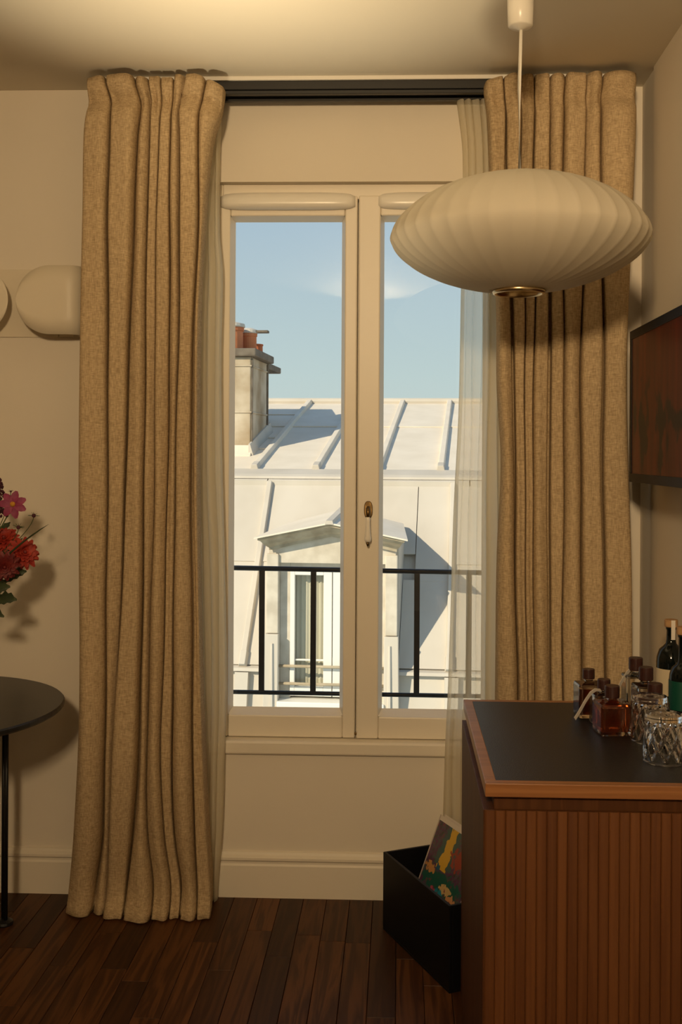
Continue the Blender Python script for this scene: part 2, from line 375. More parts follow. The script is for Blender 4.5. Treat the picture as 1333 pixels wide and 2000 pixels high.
struct(box('trim_1', (-.75, .50, 3.46, 3.60, .405, .442), M['zinc'], bevel=.004))

# ------------------------------------------------------------------ curtain track
tr = empty('curtain_track', (.05, 3.2, 2.5))
tag(tr, 'long black double curtain track fixed under the ceiling above the window', 'curtain track')
box('mounting_batten', (-.90, .665, 3.205, 3.305, 2.488, 2.5), M['white'], tr, bevel=.001)
for y0, zz in ((3.212, 2.462), (3.262, 2.458)):
    box('rail', (-.89, .66, y0, y0 + .03, zz, 2.488), M['track'], tr, bevel=.002)
    box('rail', (-.885, .655, y0 + .006, y0 + .024, zz - .012, zz), M['track'], tr, bevel=.002)

# ------------------------------------------------------------------ curtains
def spl(zs, vals, z):
    zs = np.array(zs); v = np.array(vals); n = len(zs); mt = np.zeros_like(v)
    for i in range(n):
        a, b = max(i - 1, 0), min(i + 1, n - 1); mt[i] = (v[b] - v[a]) / (zs[b] - zs[a])
    i = int(np.clip(np.searchsorted(zs, z) - 1, 0, n - 2)); h = zs[i + 1] - zs[i]; t = (z - zs[i]) / h
    return (2 * t ** 3 - 3 * t ** 2 + 1) * v[i] + (t ** 3 - 2 * t ** 2 + t) * h * mt[i] + (-2 * t ** 3 + 3 * t ** 2) * v[i + 1] + (t ** 3 - t ** 2) * h * mt[i + 1]

def drape(name, rows, Yc, Yb, mt, zt, amp, ns=16, nz=110, thick=.004, header=True, flare=0, hem=(0, 0), kick=0, seed=1, ends=.05, arch=0, droop=(0, 0), pw_=.55, zbot=.004):
    zs = []; gs = []
    for yp, xs in sorted(rows, key=lambda r: -r[0]):
        pts = [at(x_, yp, Yc) for x_ in xs]; zs.append(pts[0].z); gs.append([p.x for p in pts])
    rg = random.Random(seed); nf = len(gs[0]) - 1
    ph = [[rg.uniform(0, 6.3) for _ in range(3)] for _ in range(nf + 1)]
    jit = [rg.uniform(-1, 1) for _ in range(nf + 1)]
    dep = [rg.uniform(.7, 1.0) if k % 3 else 1.0 for k in range(nf + 1)]; dep[0] = dep[-1] = 1.0; gw = [rg.choice((.002, .006, .010)) for k in range(nf + 1)]
    out = []
    for i in range(nz + 1):
        t = i / nz; t = 1 - (1 - t) ** 1.0
        # denser rows near the heading and the hem
        u = t + .10 * sin(2 * pi * t) / (2 * pi) * -1.0
        z = zt + (zbot - zt) * u
        zq = min(max(z, zs[0]), zs[-1]); g_ = spl(zs, gs, zq)
        body = min(1, max(0, (zt - .12 - z) / .3))
        row = []
        gx = [g_[k] + body * .0022 * (sin(z * 5 + ph[k][0]) + .6 * sin(z * 11 + ph[k][1])) * (0 if k in (0, nf) else 1) for k in range(nf + 1)]
        gp = [0 if k in (0, nf) or not header else .004 + gw[k] * (.55 + .45 * sin(z * 2.2 + ph[k][2])) * min(1, max(.2, (zt - z) / .5)) for k in range(nf + 1)]
        hf = 0
        if header: 
            d_ = zt - z
            hf = math.exp(-((d_ - .065) / .028) ** 2)          # pinched below the ruffle
            top = max(0, 1 - d_ / .06)
        else: top = 0
        fl_ = max(0, 1 - z / .32) ** 2 * flare
        width = gx[-1] - gx[0]
        for k in range(nf):
            w_ = gx[k + 1] - gx[k]
            A = min(amp, .035 + .8 * abs(w_)) * (1 - .42 * hf - .25 * top) + fl_ * (.5 + .5 * (k / max(1, nf - 1)))
            for j in range(ns + 1):
                s_ = j / ns - .10 * sin(2 * pi * j / ns)
                xx = gx[k] + gp[k] / 2 + (w_ - gp[k] / 2 - gp[k + 1] / 2) * (s_ - .135 * sin(2 * pi * s_))
                bulge = max(0, sin(pi * s_)) ** pw_
                crease = .005 * sin(3 * pi * s_ + ph[k][2] + z * 2) * bulge + hf * .006 * sin(5 * pi * s_ + ph[k][1]) * bulge
                rel = (xx - gx[0]) / width
                yb = Yb + arch * (abs(2 * rel - 1) ** 2.5) + max(0, 1 - z / .5) ** 1.5 * (hem[0] * (1 - rel) + hem[1] * rel)
                low_ = max(0, 1 - z / .16) ** 1.6 if kick else 0
                yy = yb - A + A * (dep[k] * (1 - s_) + dep[k + 1] * s_) * (1 - bulge) * (1 - .62 * low_) - crease - kick * low_ * low_ * (.25 + .75 * sin(pi * min(1, .12 + rel * .75)))
                zz = z
                dz = droop[0] * max(0, 1 - rel * 6) + droop[1] * max(0, 1 - (1 - rel) * 5)
                zz -= dz * max(0, 1 - (zt - z) / .25)
                zz += top * (.003 * sin(s_ * pi) + .004 * jit[k])
                row.append((xx, yy, max(zz, zbot * (1 - 0))))
        a, b = row[0], row[-1]
        row = [(a[0] + .012, a[1] + ends, a[2]), (a[0] + .002, a[1] + ends * .5, a[2])] + row + [(b[0] - .002, b[1] + ends * .5, b[2]), (b[0] - .012, b[1] + ends, b[2])]
        out.append(row)
    o = MB().grid(out).build(name, mt, None, smooth=True, solid=thick)
    return o

LC = [(150, (163, 200, 256, 283, 308, 333, 357, 397, 431)), (200, (166, 212, 268, 288, 309, 329, 346, 386, 424)), (260, (161, 212, 264, 287, 306, 328, 347, 383, 408)),
      (400, (159, 209, 258, 283, 303, 326, 347, 381, 394)), (600, (155, 208, 249, 281, 299, 325, 344, 374, 383)), (900, (151, 205, 241, 275, 295, 322, 340, 370, 380)),
      (1100, (151, 204, 238, 273, 292, 320, 337, 370, 382)), (1300, (152, 202, 225, 271, 287, 314, 333, 370, 386)), (1480, (148, 198, 214, 265, 282, 308, 330, 372, 392)),
      (1640, (134, 188, 203, 250, 280, 312, 335, 375, 398)), (1740, (122, 172, 198, 238, 288, 325, 346, 380, 404)), (1800, (118, 168, 196, 236, 290, 327, 348, 382, 406))]
RC = [(150, (950, 986, 1018, 1047, 1078, 1108, 1150, 1182, 1247)), (200, (956, 990, 1021, 1048, 1078, 1106, 1148, 1178, 1246)), (330, (961, 991, 1020, 1044, 1076, 1103, 1144, 1176, 1241)),
      (600, (975, 1000, 1026, 1047, 1076, 1104, 1140, 1179, 1229)), (750, (976, 1005, 1026, 1046, 1075, 1103, 1138, 1179, 1226)), (900, (984, 1008, 1028, 1045, 1076, 1103, 1138, 1179, 1228)),
      (1100, (976, 1010, 1030, 1044, 1074, 1102, 1137, 1181, 1234)), (1350, (973, 1012, 1032, 1045, 1076, 1103, 1137, 1183, 1236)), (1740, (968, 1008, 1030, 1048, 1078, 1105, 1140, 1185, 1240)), (1800, (967, 1008, 1030, 1048, 1078, 1105, 1140, 1185, 1240))]
c1 = drape('curtain', LC, 3.11, 3.194, M['linen'], 2.478, .095, flare=.0, hem=(.075, .035), kick=.055, seed=4, arch=.0, droop=(.008, .03), ends=.013, ns=22, pw_=.34)
tag(c1, 'full-length tan linen curtain with a hem spreading onto the floorboards', 'curtain', 'linen curtains at the window')
c2 = drape('curtain', RC, 3.125, 3.194, M['linen'], 2.478, .095, flare=.0, seed=9, arch=.0, droop=(.025, .0), ends=.013, ns=22, pw_=.34)
tag(c2, 'tan linen curtain hanging behind the pendant lamp and wooden cabinet', 'curtain', 'linen curtains at the window')
LS = [(190, (372, 388, 400, 412, 424, 433)), (300, (362, 380, 396, 408, 420, 428)), (450, (352, 372, 390, 404, 418, 427)), (530, (352, 372, 390, 406, 422, 433)), (700, (350, 370, 388, 404, 420, 430)),
      (900, (350, 370, 388, 404, 420, 432)), (1100, (350, 372, 392, 408, 424, 437)), (1340, (352, 374, 396, 412, 428, 441)), (1480, (352, 374, 394, 410, 424, 437)), (1620, (355, 376, 394, 408, 422, 433)), (1740, (360, 376, 392, 404, 416, 424)), (1790, (360, 376, 392, 404, 416, 424))]
RS = [(190, (893, 908, 922, 938, 952, 966, 985)), (300, (905, 916, 930, 945, 958, 972, 992)), (600, (901, 913, 926, 942, 956, 974, 996)), (800, (897, 909, 923, 940, 955, 974, 1000)), (1000, (887, 900, 916, 934, 952, 974, 1000)),
      (1200, (881, 895, 912, 931, 950, 972, 1000)), (1350, (876, 890, 908, 928, 948, 970, 1000)), (1480, (870, 885, 903, 925, 946, 968, 996)), (1740, (863, 880, 900, 922, 944, 966, 990)), (1790, (862, 880, 900, 922, 944, 966, 990))]
s1 = drape('sheer_curtain', LS, 3.26, 3.285, M['sheer'], 2.444, .028, ns=12, thick=0, header=False, seed=2, ends=.004, pw_=.9)
tag(s1, 'cream sheer voile panel hanging beside the curtain that reaches the bare floor', 'sheer curtain', 'sheer voile panels at the window')
s2 = drape('sheer_curtain', RS, 3.26, 3.285, M['sheer'], 2.444, .030, ns=12, thick=0, header=False, seed=6, ends=.004, pw_=.9)
tag(s2, 'cream sheer voile panel hanging behind the pendant lamp and magazine box', 'sheer curtain', 'sheer voile panels at the window')

# ------------------------------------------------------------------ pendant lamp
PX, PY, PZ = .287, 2.60, 1.892
p = empty('pendant_lamp', (PX, PY, 2.5)); tag(p, 'white ribbed saucer pendant lamp hanging on a cord over the cabinet', 'pendant lamp')
NR = 40; RB = .311
prof = []
for i in range(25):
    a = pi / 2 * i / 24; r_ = .055 + (RB - .055) * sin(a); z_ = .150 * (1 - ((r_ - .0) / RB) ** 2.0) ** .60 if r_ < RB else 0
    prof.append((r_, z_))
low = []
for i in range(24, -1, -1):
    a = pi / 2 * i / 24; r_ = .060 + (RB - .060) * sin(a); z_ = -.128 * (1 - (r_ / RB) ** 2.0) ** .60 if r_ < RB else 0
    low.append((r_, z_))
pf = prof[:-1] + [(RB, 0)] + low[1:]
SEG = 8
def ribf(a, z):
    t = (a / (2 * pi) * NR) % 1.0; return 1 - .011 * (4 * t * (1 - t)) ** .8
sh = MB().lathe(pf, (PX, PY, PZ), NR * SEG, rf=ribf).build('lamp_shade', M['shade'], p, smooth=True, solid=.0012)
zl = pf[-1][1]
MB().lathe([(.053, zl + .006), (.053, zl - .006), (.056, zl - .010), (.062, zl - .009), (.064, zl - .003), (.062, zl + .004), (.053, zl + .006)], (PX, PY, PZ), 48).build('rim_ring', M['gold'], p, smooth=True)
zt_ = pf[0][1]
MB().lathe([(.002, zt_ + .012), (.03, zt_ + .010), (.060, zt_ + .001), (.058, zt_ - .006), (.002, zt_ - .006)], (PX, PY, PZ), 40).build('top_cap', M['white'], p, smooth=True)
MB().tube([(PX, PY, PZ + zt_), (PX - .002, PY, 2.25), (PX + .0015, PY, 2.395)], .0042, 10).build('cord', M['white'], p, smooth=True)
MB().lathe([(.006, 2.393), (.011, 2.396), (.026, 2.400), (.030, 2.404), (.0335, 2.5)], (PX, PY, 0), 36, True, True).build('ceiling_cup', M['white'], p, smooth=True)
MB().tube([(PX - .028, PY, PZ + zt_ - .006), (PX - .05, PY, PZ + zl)], .0015, 6).tube([(PX + .028, PY, PZ + zt_ - .006), (PX + .05, PY, PZ + zl)], .0015, 6).build('frame_wire', M['gold'], p)
MB().lathe([(.018, .135), (.02, .08), (.012, .07), (.03, .02), (.035, -.01), (.025, -.04), (.004, -.05)], (PX, PY, PZ), 20, True, True).build('bulb', M['porcelain'], p, smooth=True)

# ------------------------------------------------------------------ wall light on the left
sx, sz = -1.18, 1.834
s = empty('wall_light', (sx, WY, sz)); tag(s, 'cream metal wall light of curled sheet with two rounded flaps', 'wall light')
R_ = .105; yf, yb = 3.232, 3.314; xe = .166; rb = (yb - yf) / 2
box('back_plate', (sx - xe, sx + xe, yb - .001, WY, sz - R_, sz + R_), M['sconce'], s, bevel=.0005)
for sg in (1, -1):
    rows = []; xc = .012 + R_
    us = []
    for i in range(15): us.append((.012 + R_ * (1 - cos(pi / 2 * i / 14)), yf))
    us += [(xc + (xe - xc) * i / 4, yf) for i in range(1, 5)]
    us += [(xe + rb * sin(pi * i / 12), yf + rb * (1 - cos(pi * i / 12))) for i in range(1, 13)]
    us += [(xe - .05, yb)]
    for (xx, yy) in us:
        h = sqrt(max(0, R_ ** 2 - max(0, xc - xx) ** 2)) if yy == yf else R_
        rows.append([(sx + sg * xx, yy, sz + h * v) for v in (-1, -.5, 0, .5, 1)])
    MB().grid(rows).build('flap', M['sconce'], s, smooth=True, solid=.002)

# ------------------------------------------------------------------ screen on the right wall
def screen_mat():
    Mt = bpy.data.materials.new('red_picture'); Mt.use_nodes = True; t = Mt.node_tree; b = t.nodes['Principled BSDF']
    b.inputs['Roughness'].default_value = .3; b.inputs['Specular IOR Level'].default_value = .12
    tc = t.nodes.new('ShaderNodeTexCoord'); mp = t.nodes.new('ShaderNodeMapping'); mp.inputs['Scale'].default_value = (1, 16, 1.6)
    n = t.nodes.new('ShaderNodeTexNoise'); n.inputs['Scale'].default_value = 1.6; n.inputs['Detail'].default_value = 4
    t.links.new(tc.outputs['Object'], mp.inputs[0]); t.links.new(mp.outputs[0], n.inputs['Vector'])
    r = t.nodes.new('ShaderNodeValToRGB'); r.color_ramp.elements[0].color = (.05, .006, .002, 1); r.color_ramp.elements[1].color = (.15, .020, .004, 1)
    r.color_ramp.elements[0].position = .3; r.color_ramp.elements[1].position = .7; t.links.new(n.outputs[0], r.inputs[0])
    n2 = t.nodes.new('ShaderNodeTexNoise'); n2.inputs['Scale'].default_value = 13; n2.inputs['Detail'].default_value = 3
    mp2 = t.nodes.new('ShaderNodeMapping'); mp2.inputs['Scale'].default_value = (1, 1.3, .8); t.links.new(tc.outputs['Object'], mp2.inputs[0]); t.links.new(mp2.outputs[0], n2.inputs['Vector'])
    sp = t.nodes.new('ShaderNodeSeparateXYZ'); t.links.new(tc.outputs['Object'], sp.inputs[0])
    # dark shapes gather in a band across the lower half of the picture
    ab = t.nodes.new('ShaderNodeMath'); ab.operation = 'ADD'; ab.inputs[1].default_value = .05; t.links.new(sp.outputs['Z'], ab.inputs[0])
    a2 = t.nodes.new('ShaderNodeMath'); a2.operation = 'ABSOLUTE'; t.links.new(ab.outputs[0], a2.inputs[0])
    m2 = t.nodes.new('ShaderNodeMath'); m2.operation = 'MULTIPLY_ADD'; m2.inputs[1].default_value = -1.6; m2.inputs[2].default_value = .10; t.links.new(a2.outputs[0], m2.inputs[0])
    sm = t.nodes.new('ShaderNodeMath'); sm.operation = 'ADD'; t.links.new(m2.outputs[0], sm.inputs[0]); t.links.new(n2.outputs[0], sm.inputs[1])
    r2 = t.nodes.new('ShaderNodeValToRGB'); r2.color_ramp.elements[0].position = .53; r2.color_ramp.elements[1].position = .60; t.links.new(sm.outputs[0], r2.inputs[0])
    mx = t.nodes.new('ShaderNodeMix'); mx.data_type = 'RGBA'; mx.inputs[7].default_value = (.008, .005, .004, 1)
    t.links.new(r2.outputs[0], mx.inputs[0]); t.links.new(r.outputs[0], mx.inputs[6]); t.links.new(mx.outputs[2], b.inputs['Base Color'])
    return Mt
TX, TY0, TY1, TZ0, TZ1 = .645, 2.30, 3.035, 1.297, 1.717
tv = empty('television', (.70, (TY0 + TY1) / 2, (TZ0 + TZ1) / 2)); tag(tv, 'black framed flat screen with a dark red picture on the side wall', 'television')
bz = MB().box(TX + .004, TX + .035, TY0, TY1, TZ0, TZ1)
bz.build('casing', M['black_lacquer'], tv, bevel=.003)
f_ = MB(); bw = .024
f_.box(TX, TX + .006, TY0, TY1, TZ0, TZ0 + bw); f_.box(TX, TX + .006, TY0, TY1, TZ1 - bw, TZ1); f_.box(TX, TX + .006, TY0, TY0 + bw, TZ0 + bw, TZ1 - bw); f_.box(TX, TX + .006, TY1 - bw, TY1, TZ0 + bw, TZ1 - bw)
f_.build('bezel', M['black_lacquer'], tv, bevel=.001)
MB().box(TX + .002, TX + .0045, TY0 + bw, TY1 - bw, TZ0 + bw, TZ1 - bw).build('screen', screen_mat(), tv)
box('wall_bracket', (TX + .035, XR - .006, 2.55, 2.80, 1.40, 1.62), M['black_lacquer'], tv, bevel=.002)

# ------------------------------------------------------------------ cabinet
CX0, CX1, CY0, CY1, CZ = .167, .732, 2.04, 2.735, .75
c = empty('wooden_cabinet', ((CX0 + CX1) / 2, (CY0 + CY1) / 2, 0)); tag(c, 'warm brown wooden cabinet with ribbed end and black inlaid top', 'cabinet')
inl = .022
tp = MB(); tp.box(CX0, CX1, CY0, CY0 + inl, CZ - .026, CZ); tp.box(CX0, CX1, CY1 - .018, CY1, CZ - .026, CZ); tp.box(CX0, CX0 + inl, CY0 + inl, CY1 - .018, CZ - .026, CZ)
tp.box(CX1 - inl, CX1, CY0 + inl, CY1 - .018, CZ - .026, CZ); tp.box(CX0 + inl, CX1 - inl, CY0 + inl, CY1 - .018, CZ - .026, CZ - .006)
top_ = tp.build('top', M['teak_h'], c, bevel=.0015)
box('inlay', (CX0 + inl, CX1 - inl, CY0 + inl, CY1 - .018, CZ - .006, CZ - .0005), M['black_leather'], top_, bevel=.0005)
box('neck', (CX0 + .018, CX1 - .01, CY0 + .022, CY1 - .03, .690, CZ - .026), M['teak_s'], c)
box('side_panel', (CX0 - .003, CX0 + .018, CY0 + .004, CY1 - .006, .0, .699), M['teak_s'], c, bevel=.001)
box('side_panel', (CX1 - .02, CX1, CY0 + .004, CY1 - .006, .0, .699), M['teak_s'], c, bevel=.001)
box('back_panel', (CX0 + .018, CX1 - .02, CY1 - .026, CY1 - .006, .0, .690), M['teak_s'], c, bevel=.001)
box('carcass', (CX0 + .018, CX1 - .02, CY0 + .012, CY1 - .026, .0, .690), M['teak_s'], c, bevel=0)
fp = box('end_panel', (CX0 + .0, CX1, CY0 + .006, CY0 + .012, .0, .698), M['teak_s'], c, bevel=0)
nsl = 29; sw = (CX1 - CX0) / nsl
sm_ = MB()
sm_.prism([(0, .0075), (.0004, .0036), (sw * .14, .0019), (sw * .5, .001), (sw * .86, .0019), (sw - .0004, .0036), (sw, .0075)], lambda u, v: (u, v, 0), lambda u, v: (u, v, .696))
so = sm_.build('slat', M['teak'], fp, local=True)
for i in range(nsl):
    o = so if i == 0 else so.copy()
    if i: COL.objects.link(o)
    o.location = (CX0 + sw * i - c.location.x, CY0 - c.location.y, .002)

# ------------------------------------------------------------------ bottles and glasses on the cabinet
def rrect(w, r, n=5):
    pts = []
    for q, (sx_, sy_) in enumerate(((1, 1), (-1, 1), (-1, -1), (1, -1))):
        for i in range(n + 1):
            a = pi / 2 * (q + i / n); pts.append((sx_ * (w - r) + r * cos(a), sy_ * (w - r) + r * sin(a)))
    return pts
def square_bottle(px, py, w, h, ch, cr_, label, glass, rz, fill=None, tagp=None):
    b = atz(px, py, CZ); t = empty('square_bottle', (b.x, b.y, CZ), rz)
    def ring(s_, z, r=.006): return [(a * s_, b_ * s_, z) for a, b_ in rrect(w, r)]
    def loft(levels):
        mb = MB(); n = len(levels[0]); vs = [v for l in levels for v in l]
        fs = [(i * n + k, i * n + (k + 1) % n, (i + 1) * n + (k + 1) % n, (i + 1) * n + k) for i in range(len(levels) - 1) for k in range(n)]
        fs += [tuple(range(n))[::-1], tuple((len(levels) - 1) * n + k for k in range(n))]
        return mb.add(vs, fs)
    def circ(r, z): return [(r * cos(math.atan2(b_, a)), r * sin(math.atan2(b_, a)), z) for a, b_ in rrect(w, .006)]
    loft([ring(.95, .0005), ring(1, .004), ring(1, h - .006), ring(.94, h - .001), circ(w * .55, h + .001), circ(cr_ * .8, h + .004), circ(cr_ * .8, h + .010)]).build('glass_body', glass, t, local=True, smooth=False, bevel=.001)
    if fill: loft([ring(.86, .009), ring(.86, h * .86)]).build('liquid', fill, t, local=True)
    MB().lathe([(cr_ * .96, h + .009), (cr_, h + .011), (cr_, h + ch), (cr_ * .93, h + ch + .002)], (0, 0, 0), 22, True, True).build('cap', M['cap'], t, local=True, smooth=False)
    if tagp:
        pts = [Vector(q) for q in tagp]; rows = []
        for q in pts: rows.append([tuple(q + Vector((-.003, -.004, .004))), tuple(q + Vector((.003, .004, -.004)))])
        mb = MB().grid([[tuple(x_) for x_ in r] for r in rows])
        o = mb.build('paper_tag', M['paper'], t, local=True, solid=.0006)
    tag(t, label, 'bottle'); return t
GB = 'square spirit bottles on the cabinet'
def ctag(o): o['group'] = GB
ctag(square_bottle(1196, 1431, .035, .070, .034, .0165, 'squat square bottle of reddish amber spirit, widest of the square bottles', M['clear'], .12, M['amber']))
ctag(square_bottle(1150, 1398, .030, .080, .030, .0145, 'square bottle at the edge of the group, against the curtain, without a tag', M['clear'], .1, M['amber2']))
ctag(square_bottle(1180, 1414, .028, .072, .030, .0150, 'square bottle with a long white paper tag draped down its side', M['clear'], .1, M['amber2'],
       [(-.012, -.018, .082), (-.026, -.022, .084), (-.038, -.026, .078), (-.052, -.03, .060), (-.066, -.034, .038), (-.078, -.038, .022)]))
ctag(square_bottle(1242, 1400, .028, .102, .037, .0165, 'tall clear square bottle with a thin white tag curling off its neck', M['clear'], .1, None,
       [(-.016, -.004, .112), (-.024, -.006, .104), (-.034, -.008, .090), (-.044, -.010, .072), (-.050, -.012, .058)]))
ctag(square_bottle(1262, 1413, .028, .092, .037, .0165, 'square bottle of brown spirit between the tall clear bottle and the tumblers', M['clear'], .1, M['amber2']))
ctag(square_bottle(1280, 1430, .026, .074, .034, .0165, 'square bottle with dark cap rising just above the cut-glass tumblers', M['clear'], .1, M['amber2']))

def round_bottle(px, py, R, hb, hn, label, lab, labm, cork):
    b = atz(px, py, CZ); t = empty('liquor_bottle', (b.x, b.y, CZ))
    MB().lathe([(R * .9, .0005), (R, .005), (R, hb * .72), (R * .97, hb * .80), (R * .80, hb * .92), (R * .5, hb * .985), (.013, hb * 1.02), (.0115, hb + .012), (.011, hn), (.013, hn + .002), (.013, hn + .008)], (0, 0, 0), 36, True, True).build('glass_body', M['darkglass'], t, local=True, smooth=True)
    MB().lathe([(R + .0006, lab[0]), (R + .0006, lab[1])], (0, 0, 0), 36).build('label', labm, t, local=True, smooth=True)
    if cork:
        MB().lathe([(.0155, hn + .008), (.0165, hn + .010), (.0165, hn + .024), (.0155, hn + .026)], (0, 0, 0), 24, True, True).build('stopper', M['cork'], t, local=True)
        MB().box(-.004, .006, -.0172, -.0165, hn - .022, hn + .026).build('seal_strip', M['paper'], t, local=True)
    tag(t, label, 'bottle'); return t
round_bottle(1311, 1378, .036, .152, .188, 'dark round-shouldered bottle with cork stopper and cream label', (.03, .095), M['creamlabel'], True)
round_bottle(1335, 1400, .033, .128, .188, 'dark bottle with a green label beside the round-shouldered bottle', (.02, .088), M['greenlabel'], True)

def tumbler(px, py, R, h, label):
    b = atz(px, py, CZ); t = MB(); n = 162
    def cut(a, z):
        u = a / (2 * pi) * 9; v = z / h * 1.6
        p_ = abs(((u + v) % 1) - .5) * 2; q_ = abs(((u - v) % 1) - .5) * 2
        e_ = 1 if .05 * h < z < .88 * h else 0
        return 1 - .10 * e_ * max(0, 1 - p_ * 2.6, 1 - q_ * 2.6)
    outer = [(R * (.99 - .07 * (i / 36)), .001 + (h - .006) * i / 36) for i in range(37)] + [(R * .86, h), (R * .5, h + .0005), (.0005, h)]
    inner = [(.0005, h - .014), (R * .70, h - .014), (R * .80, h - .020), (R * .86, h * .5), (R * .92, .004), (R * .955, .0)]
    t.lathe(outer, (b.x, b.y, CZ), n, rf=cut)
    t.lathe(inner, (b.x, b.y, CZ), n)
    # close the rim
    o0 = 0; i0 = len(outer) * n + (len(inner) - 1) * n
    for k in range(n): t.f.append((o0 + k, o0 + (k + 1) % n, i0 + (k + 1) % n, i0 + k))
    bse = Vector((b.x, b.y, CZ))
    t.v = [(v[0] - bse.x, v[1] - bse.y, v[2] - bse.z) for v in t.v]
    o = t.build('crystal_tumbler', M['crystal'], None); o.location = bse
    for pl in o.data.polygons: pl.use_smooth = False
    tag(o, label, 'glass', 'upturned cut-glass tumblers'); return o
tumbler(1298, 1486, .043, .096, 'upturned cut-glass tumbler standing nearest the ribbed end of the cabinet')
tumbler(1270, 1446, .0415, .098, 'upturned cut-glass tumbler tucked between another tumbler and the bottles')

# ------------------------------------------------------------------ black box with magazines
ba = Vector((.4296, -.9030, 0)); bb = Vector((.9030, .4296, 0)); bo = Vector((-.039, 3.104, 0))
BL, BW, BH, bt = .405, .215, .223, .009
bxo = empty('magazine_box', (bo + ba * BL / 2 + bb * BW / 2)); tag(bxo, 'black open box of magazines on the floor behind the cabinet', 'box')
def obox(a0, a1, b0, b1, z0, z1):
    mb = MB(); P_ = lambda a, b_, z: tuple(bo + ba * a + bb * b_ + WU * z)
    return mb.hexa([P_(a0, b0, z0), P_(a1, b0, z0), P_(a1, b1, z0), P_(a0, b1, z0)], [P_(a0, b0, z1), P_(a1, b0, z1), P_(a1, b1, z1), P_(a0, b1, z1)])
for nm, q in (('bottom', (0, BL, 0, BW, 0, .008)), ('side_panel', (0, BL, 0, bt, .008, BH)), ('side_panel', (0, BL, BW - bt, BW, .008, BH)), ('end_panel', (0, bt, bt, BW - bt, .008, BH)), ('end_panel', (BL - bt, BL, bt, BW - bt, .008, BH))):
    obox(*q).build(nm, M['black_lacquer'], bxo, bevel=.0015)

def cover_mat(name, seed):
    Mt = bpy.data.materials.new(name); Mt.use_nodes = True; t = Mt.node_tree; b = t.nodes['Principled BSDF']; b.inputs['Roughness'].default_value = .35
    L = t.links.new; N_ = t.nodes.new
    uv = N_('ShaderNodeAttribute'); uv.attribute_name = 'page'
    sp = N_('ShaderNodeSeparateXYZ'); L(uv.outputs['Vector'], sp.inputs[0])
    def math_(op, a, b_=None, c_=None):
        n = N_('ShaderNodeMath'); n.operation = op
        for i, v in enumerate((a, b_, c_)):
            if v is None: continue
            if isinstance(v, (int, float)): n.inputs[i].default_value = v
            else: L(v, n.inputs[i])
        return n.outputs[0]
    def mixc(fac, a, col):
        n = N_('ShaderNodeMix'); n.data_type = 'RGBA'; L(fac, n.inputs[0])
        if isinstance(a, tuple): n.inputs[6].default_value = (*a, 1)
        else: L(a, n.inputs[6])
        n.inputs[7].default_value = (*col, 1); return n.outputs[2]
    U = sp.outputs[0]; V = math_('MULTIPLY_ADD', sp.outputs[1], 1.6, -.6)
    ns = N_('ShaderNodeTexNoise'); ns.inputs['Scale'].default_value = 15 + seed; ns.inputs['Detail'].default_value = 4; L(uv.outputs['Vector'], ns.inputs['Vector'])
    col = N_('ShaderNodeValToRGB'); el = col.color_ramp.elements
    el[0].position = .36; el[0].color = (.035, .06, .03, 1); el[1].position = .66; el[1].color = (.20, .03, .05, 1)
    q = el.new(.5); q.color = (.12, .025, .09, 1); q = el.new(.58); q.color = (.05, .10, .08, 1)
    L(ns.outputs[0], col.inputs[0]); c_ = col.outputs[0]
    # yellow beam widening downwards
    wob = math_('MULTIPLY_ADD', ns.outputs[0], .16, -.08)
    d = math_('ABSOLUTE', math_('ADD', math_('SUBTRACT', U, math_('MULTIPLY_ADD', V, .10, .36)), wob))
    wd = math_('MULTIPLY_ADD', math_('SUBTRACT', 1, V), .10, .055)
    inb = math_('MULTIPLY', math_('LESS_THAN', d, wd), math_('GREATER_THAN', V, .38))
    c_ = mixc(inb, c_, (.62, .36, .03))
    side = math_('MULTIPLY', math_('LESS_THAN', math_('ABSOLUTE', math_('SUBTRACT', d, math_('ADD', wd, .05))), .05), math_('GREATER_THAN', V, .42))
    c_ = mixc(math_('MULTIPLY', side, .7), c_, (.03, .12, .09))
    def blob(u0, v0, ru, rv, colr, c0):
        a = math_('DIVIDE', math_('SUBTRACT', U, u0), ru); b2 = math_('DIVIDE', math_('SUBTRACT', V, v0), rv)
        r2 = math_('ADD', math_('ADD', math_('MULTIPLY', a, a), math_('MULTIPLY', b2, b2)), math_('MULTIPLY_ADD', ns.outputs[0], 5.0, -2.3))
        return mixc(math_('LESS_THAN', r2, 1), c0, colr)
    for args in ((.5, .22, .5, .16, (.02, .10, .07)), (.16, .34, .12, .07, (.55, .26, .08)), (.33, .40, .06, .05, (.02, .10, .16)), (.62, .20, .14, .07, (.60, .40, .16)), (.80, .12, .12, .07, (.58, .28, .12)), (.50, .10, .09, .07, (.02, .22, .30)), (.36, .12, .05, .04, (.45, .08, .12)), (.72, .62, .2, .14, (.28, .04, .02))):
        c_ = blob(*args, c_)
    c_ = mixc(math_('GREATER_THAN', V, .935), c_, (.66, .58, .48))
    c_ = mixc(math_('LESS_THAN', U, .025), c_, (.5, .42, .34))
    L(c_, b.inputs['Base Color']); return Mt
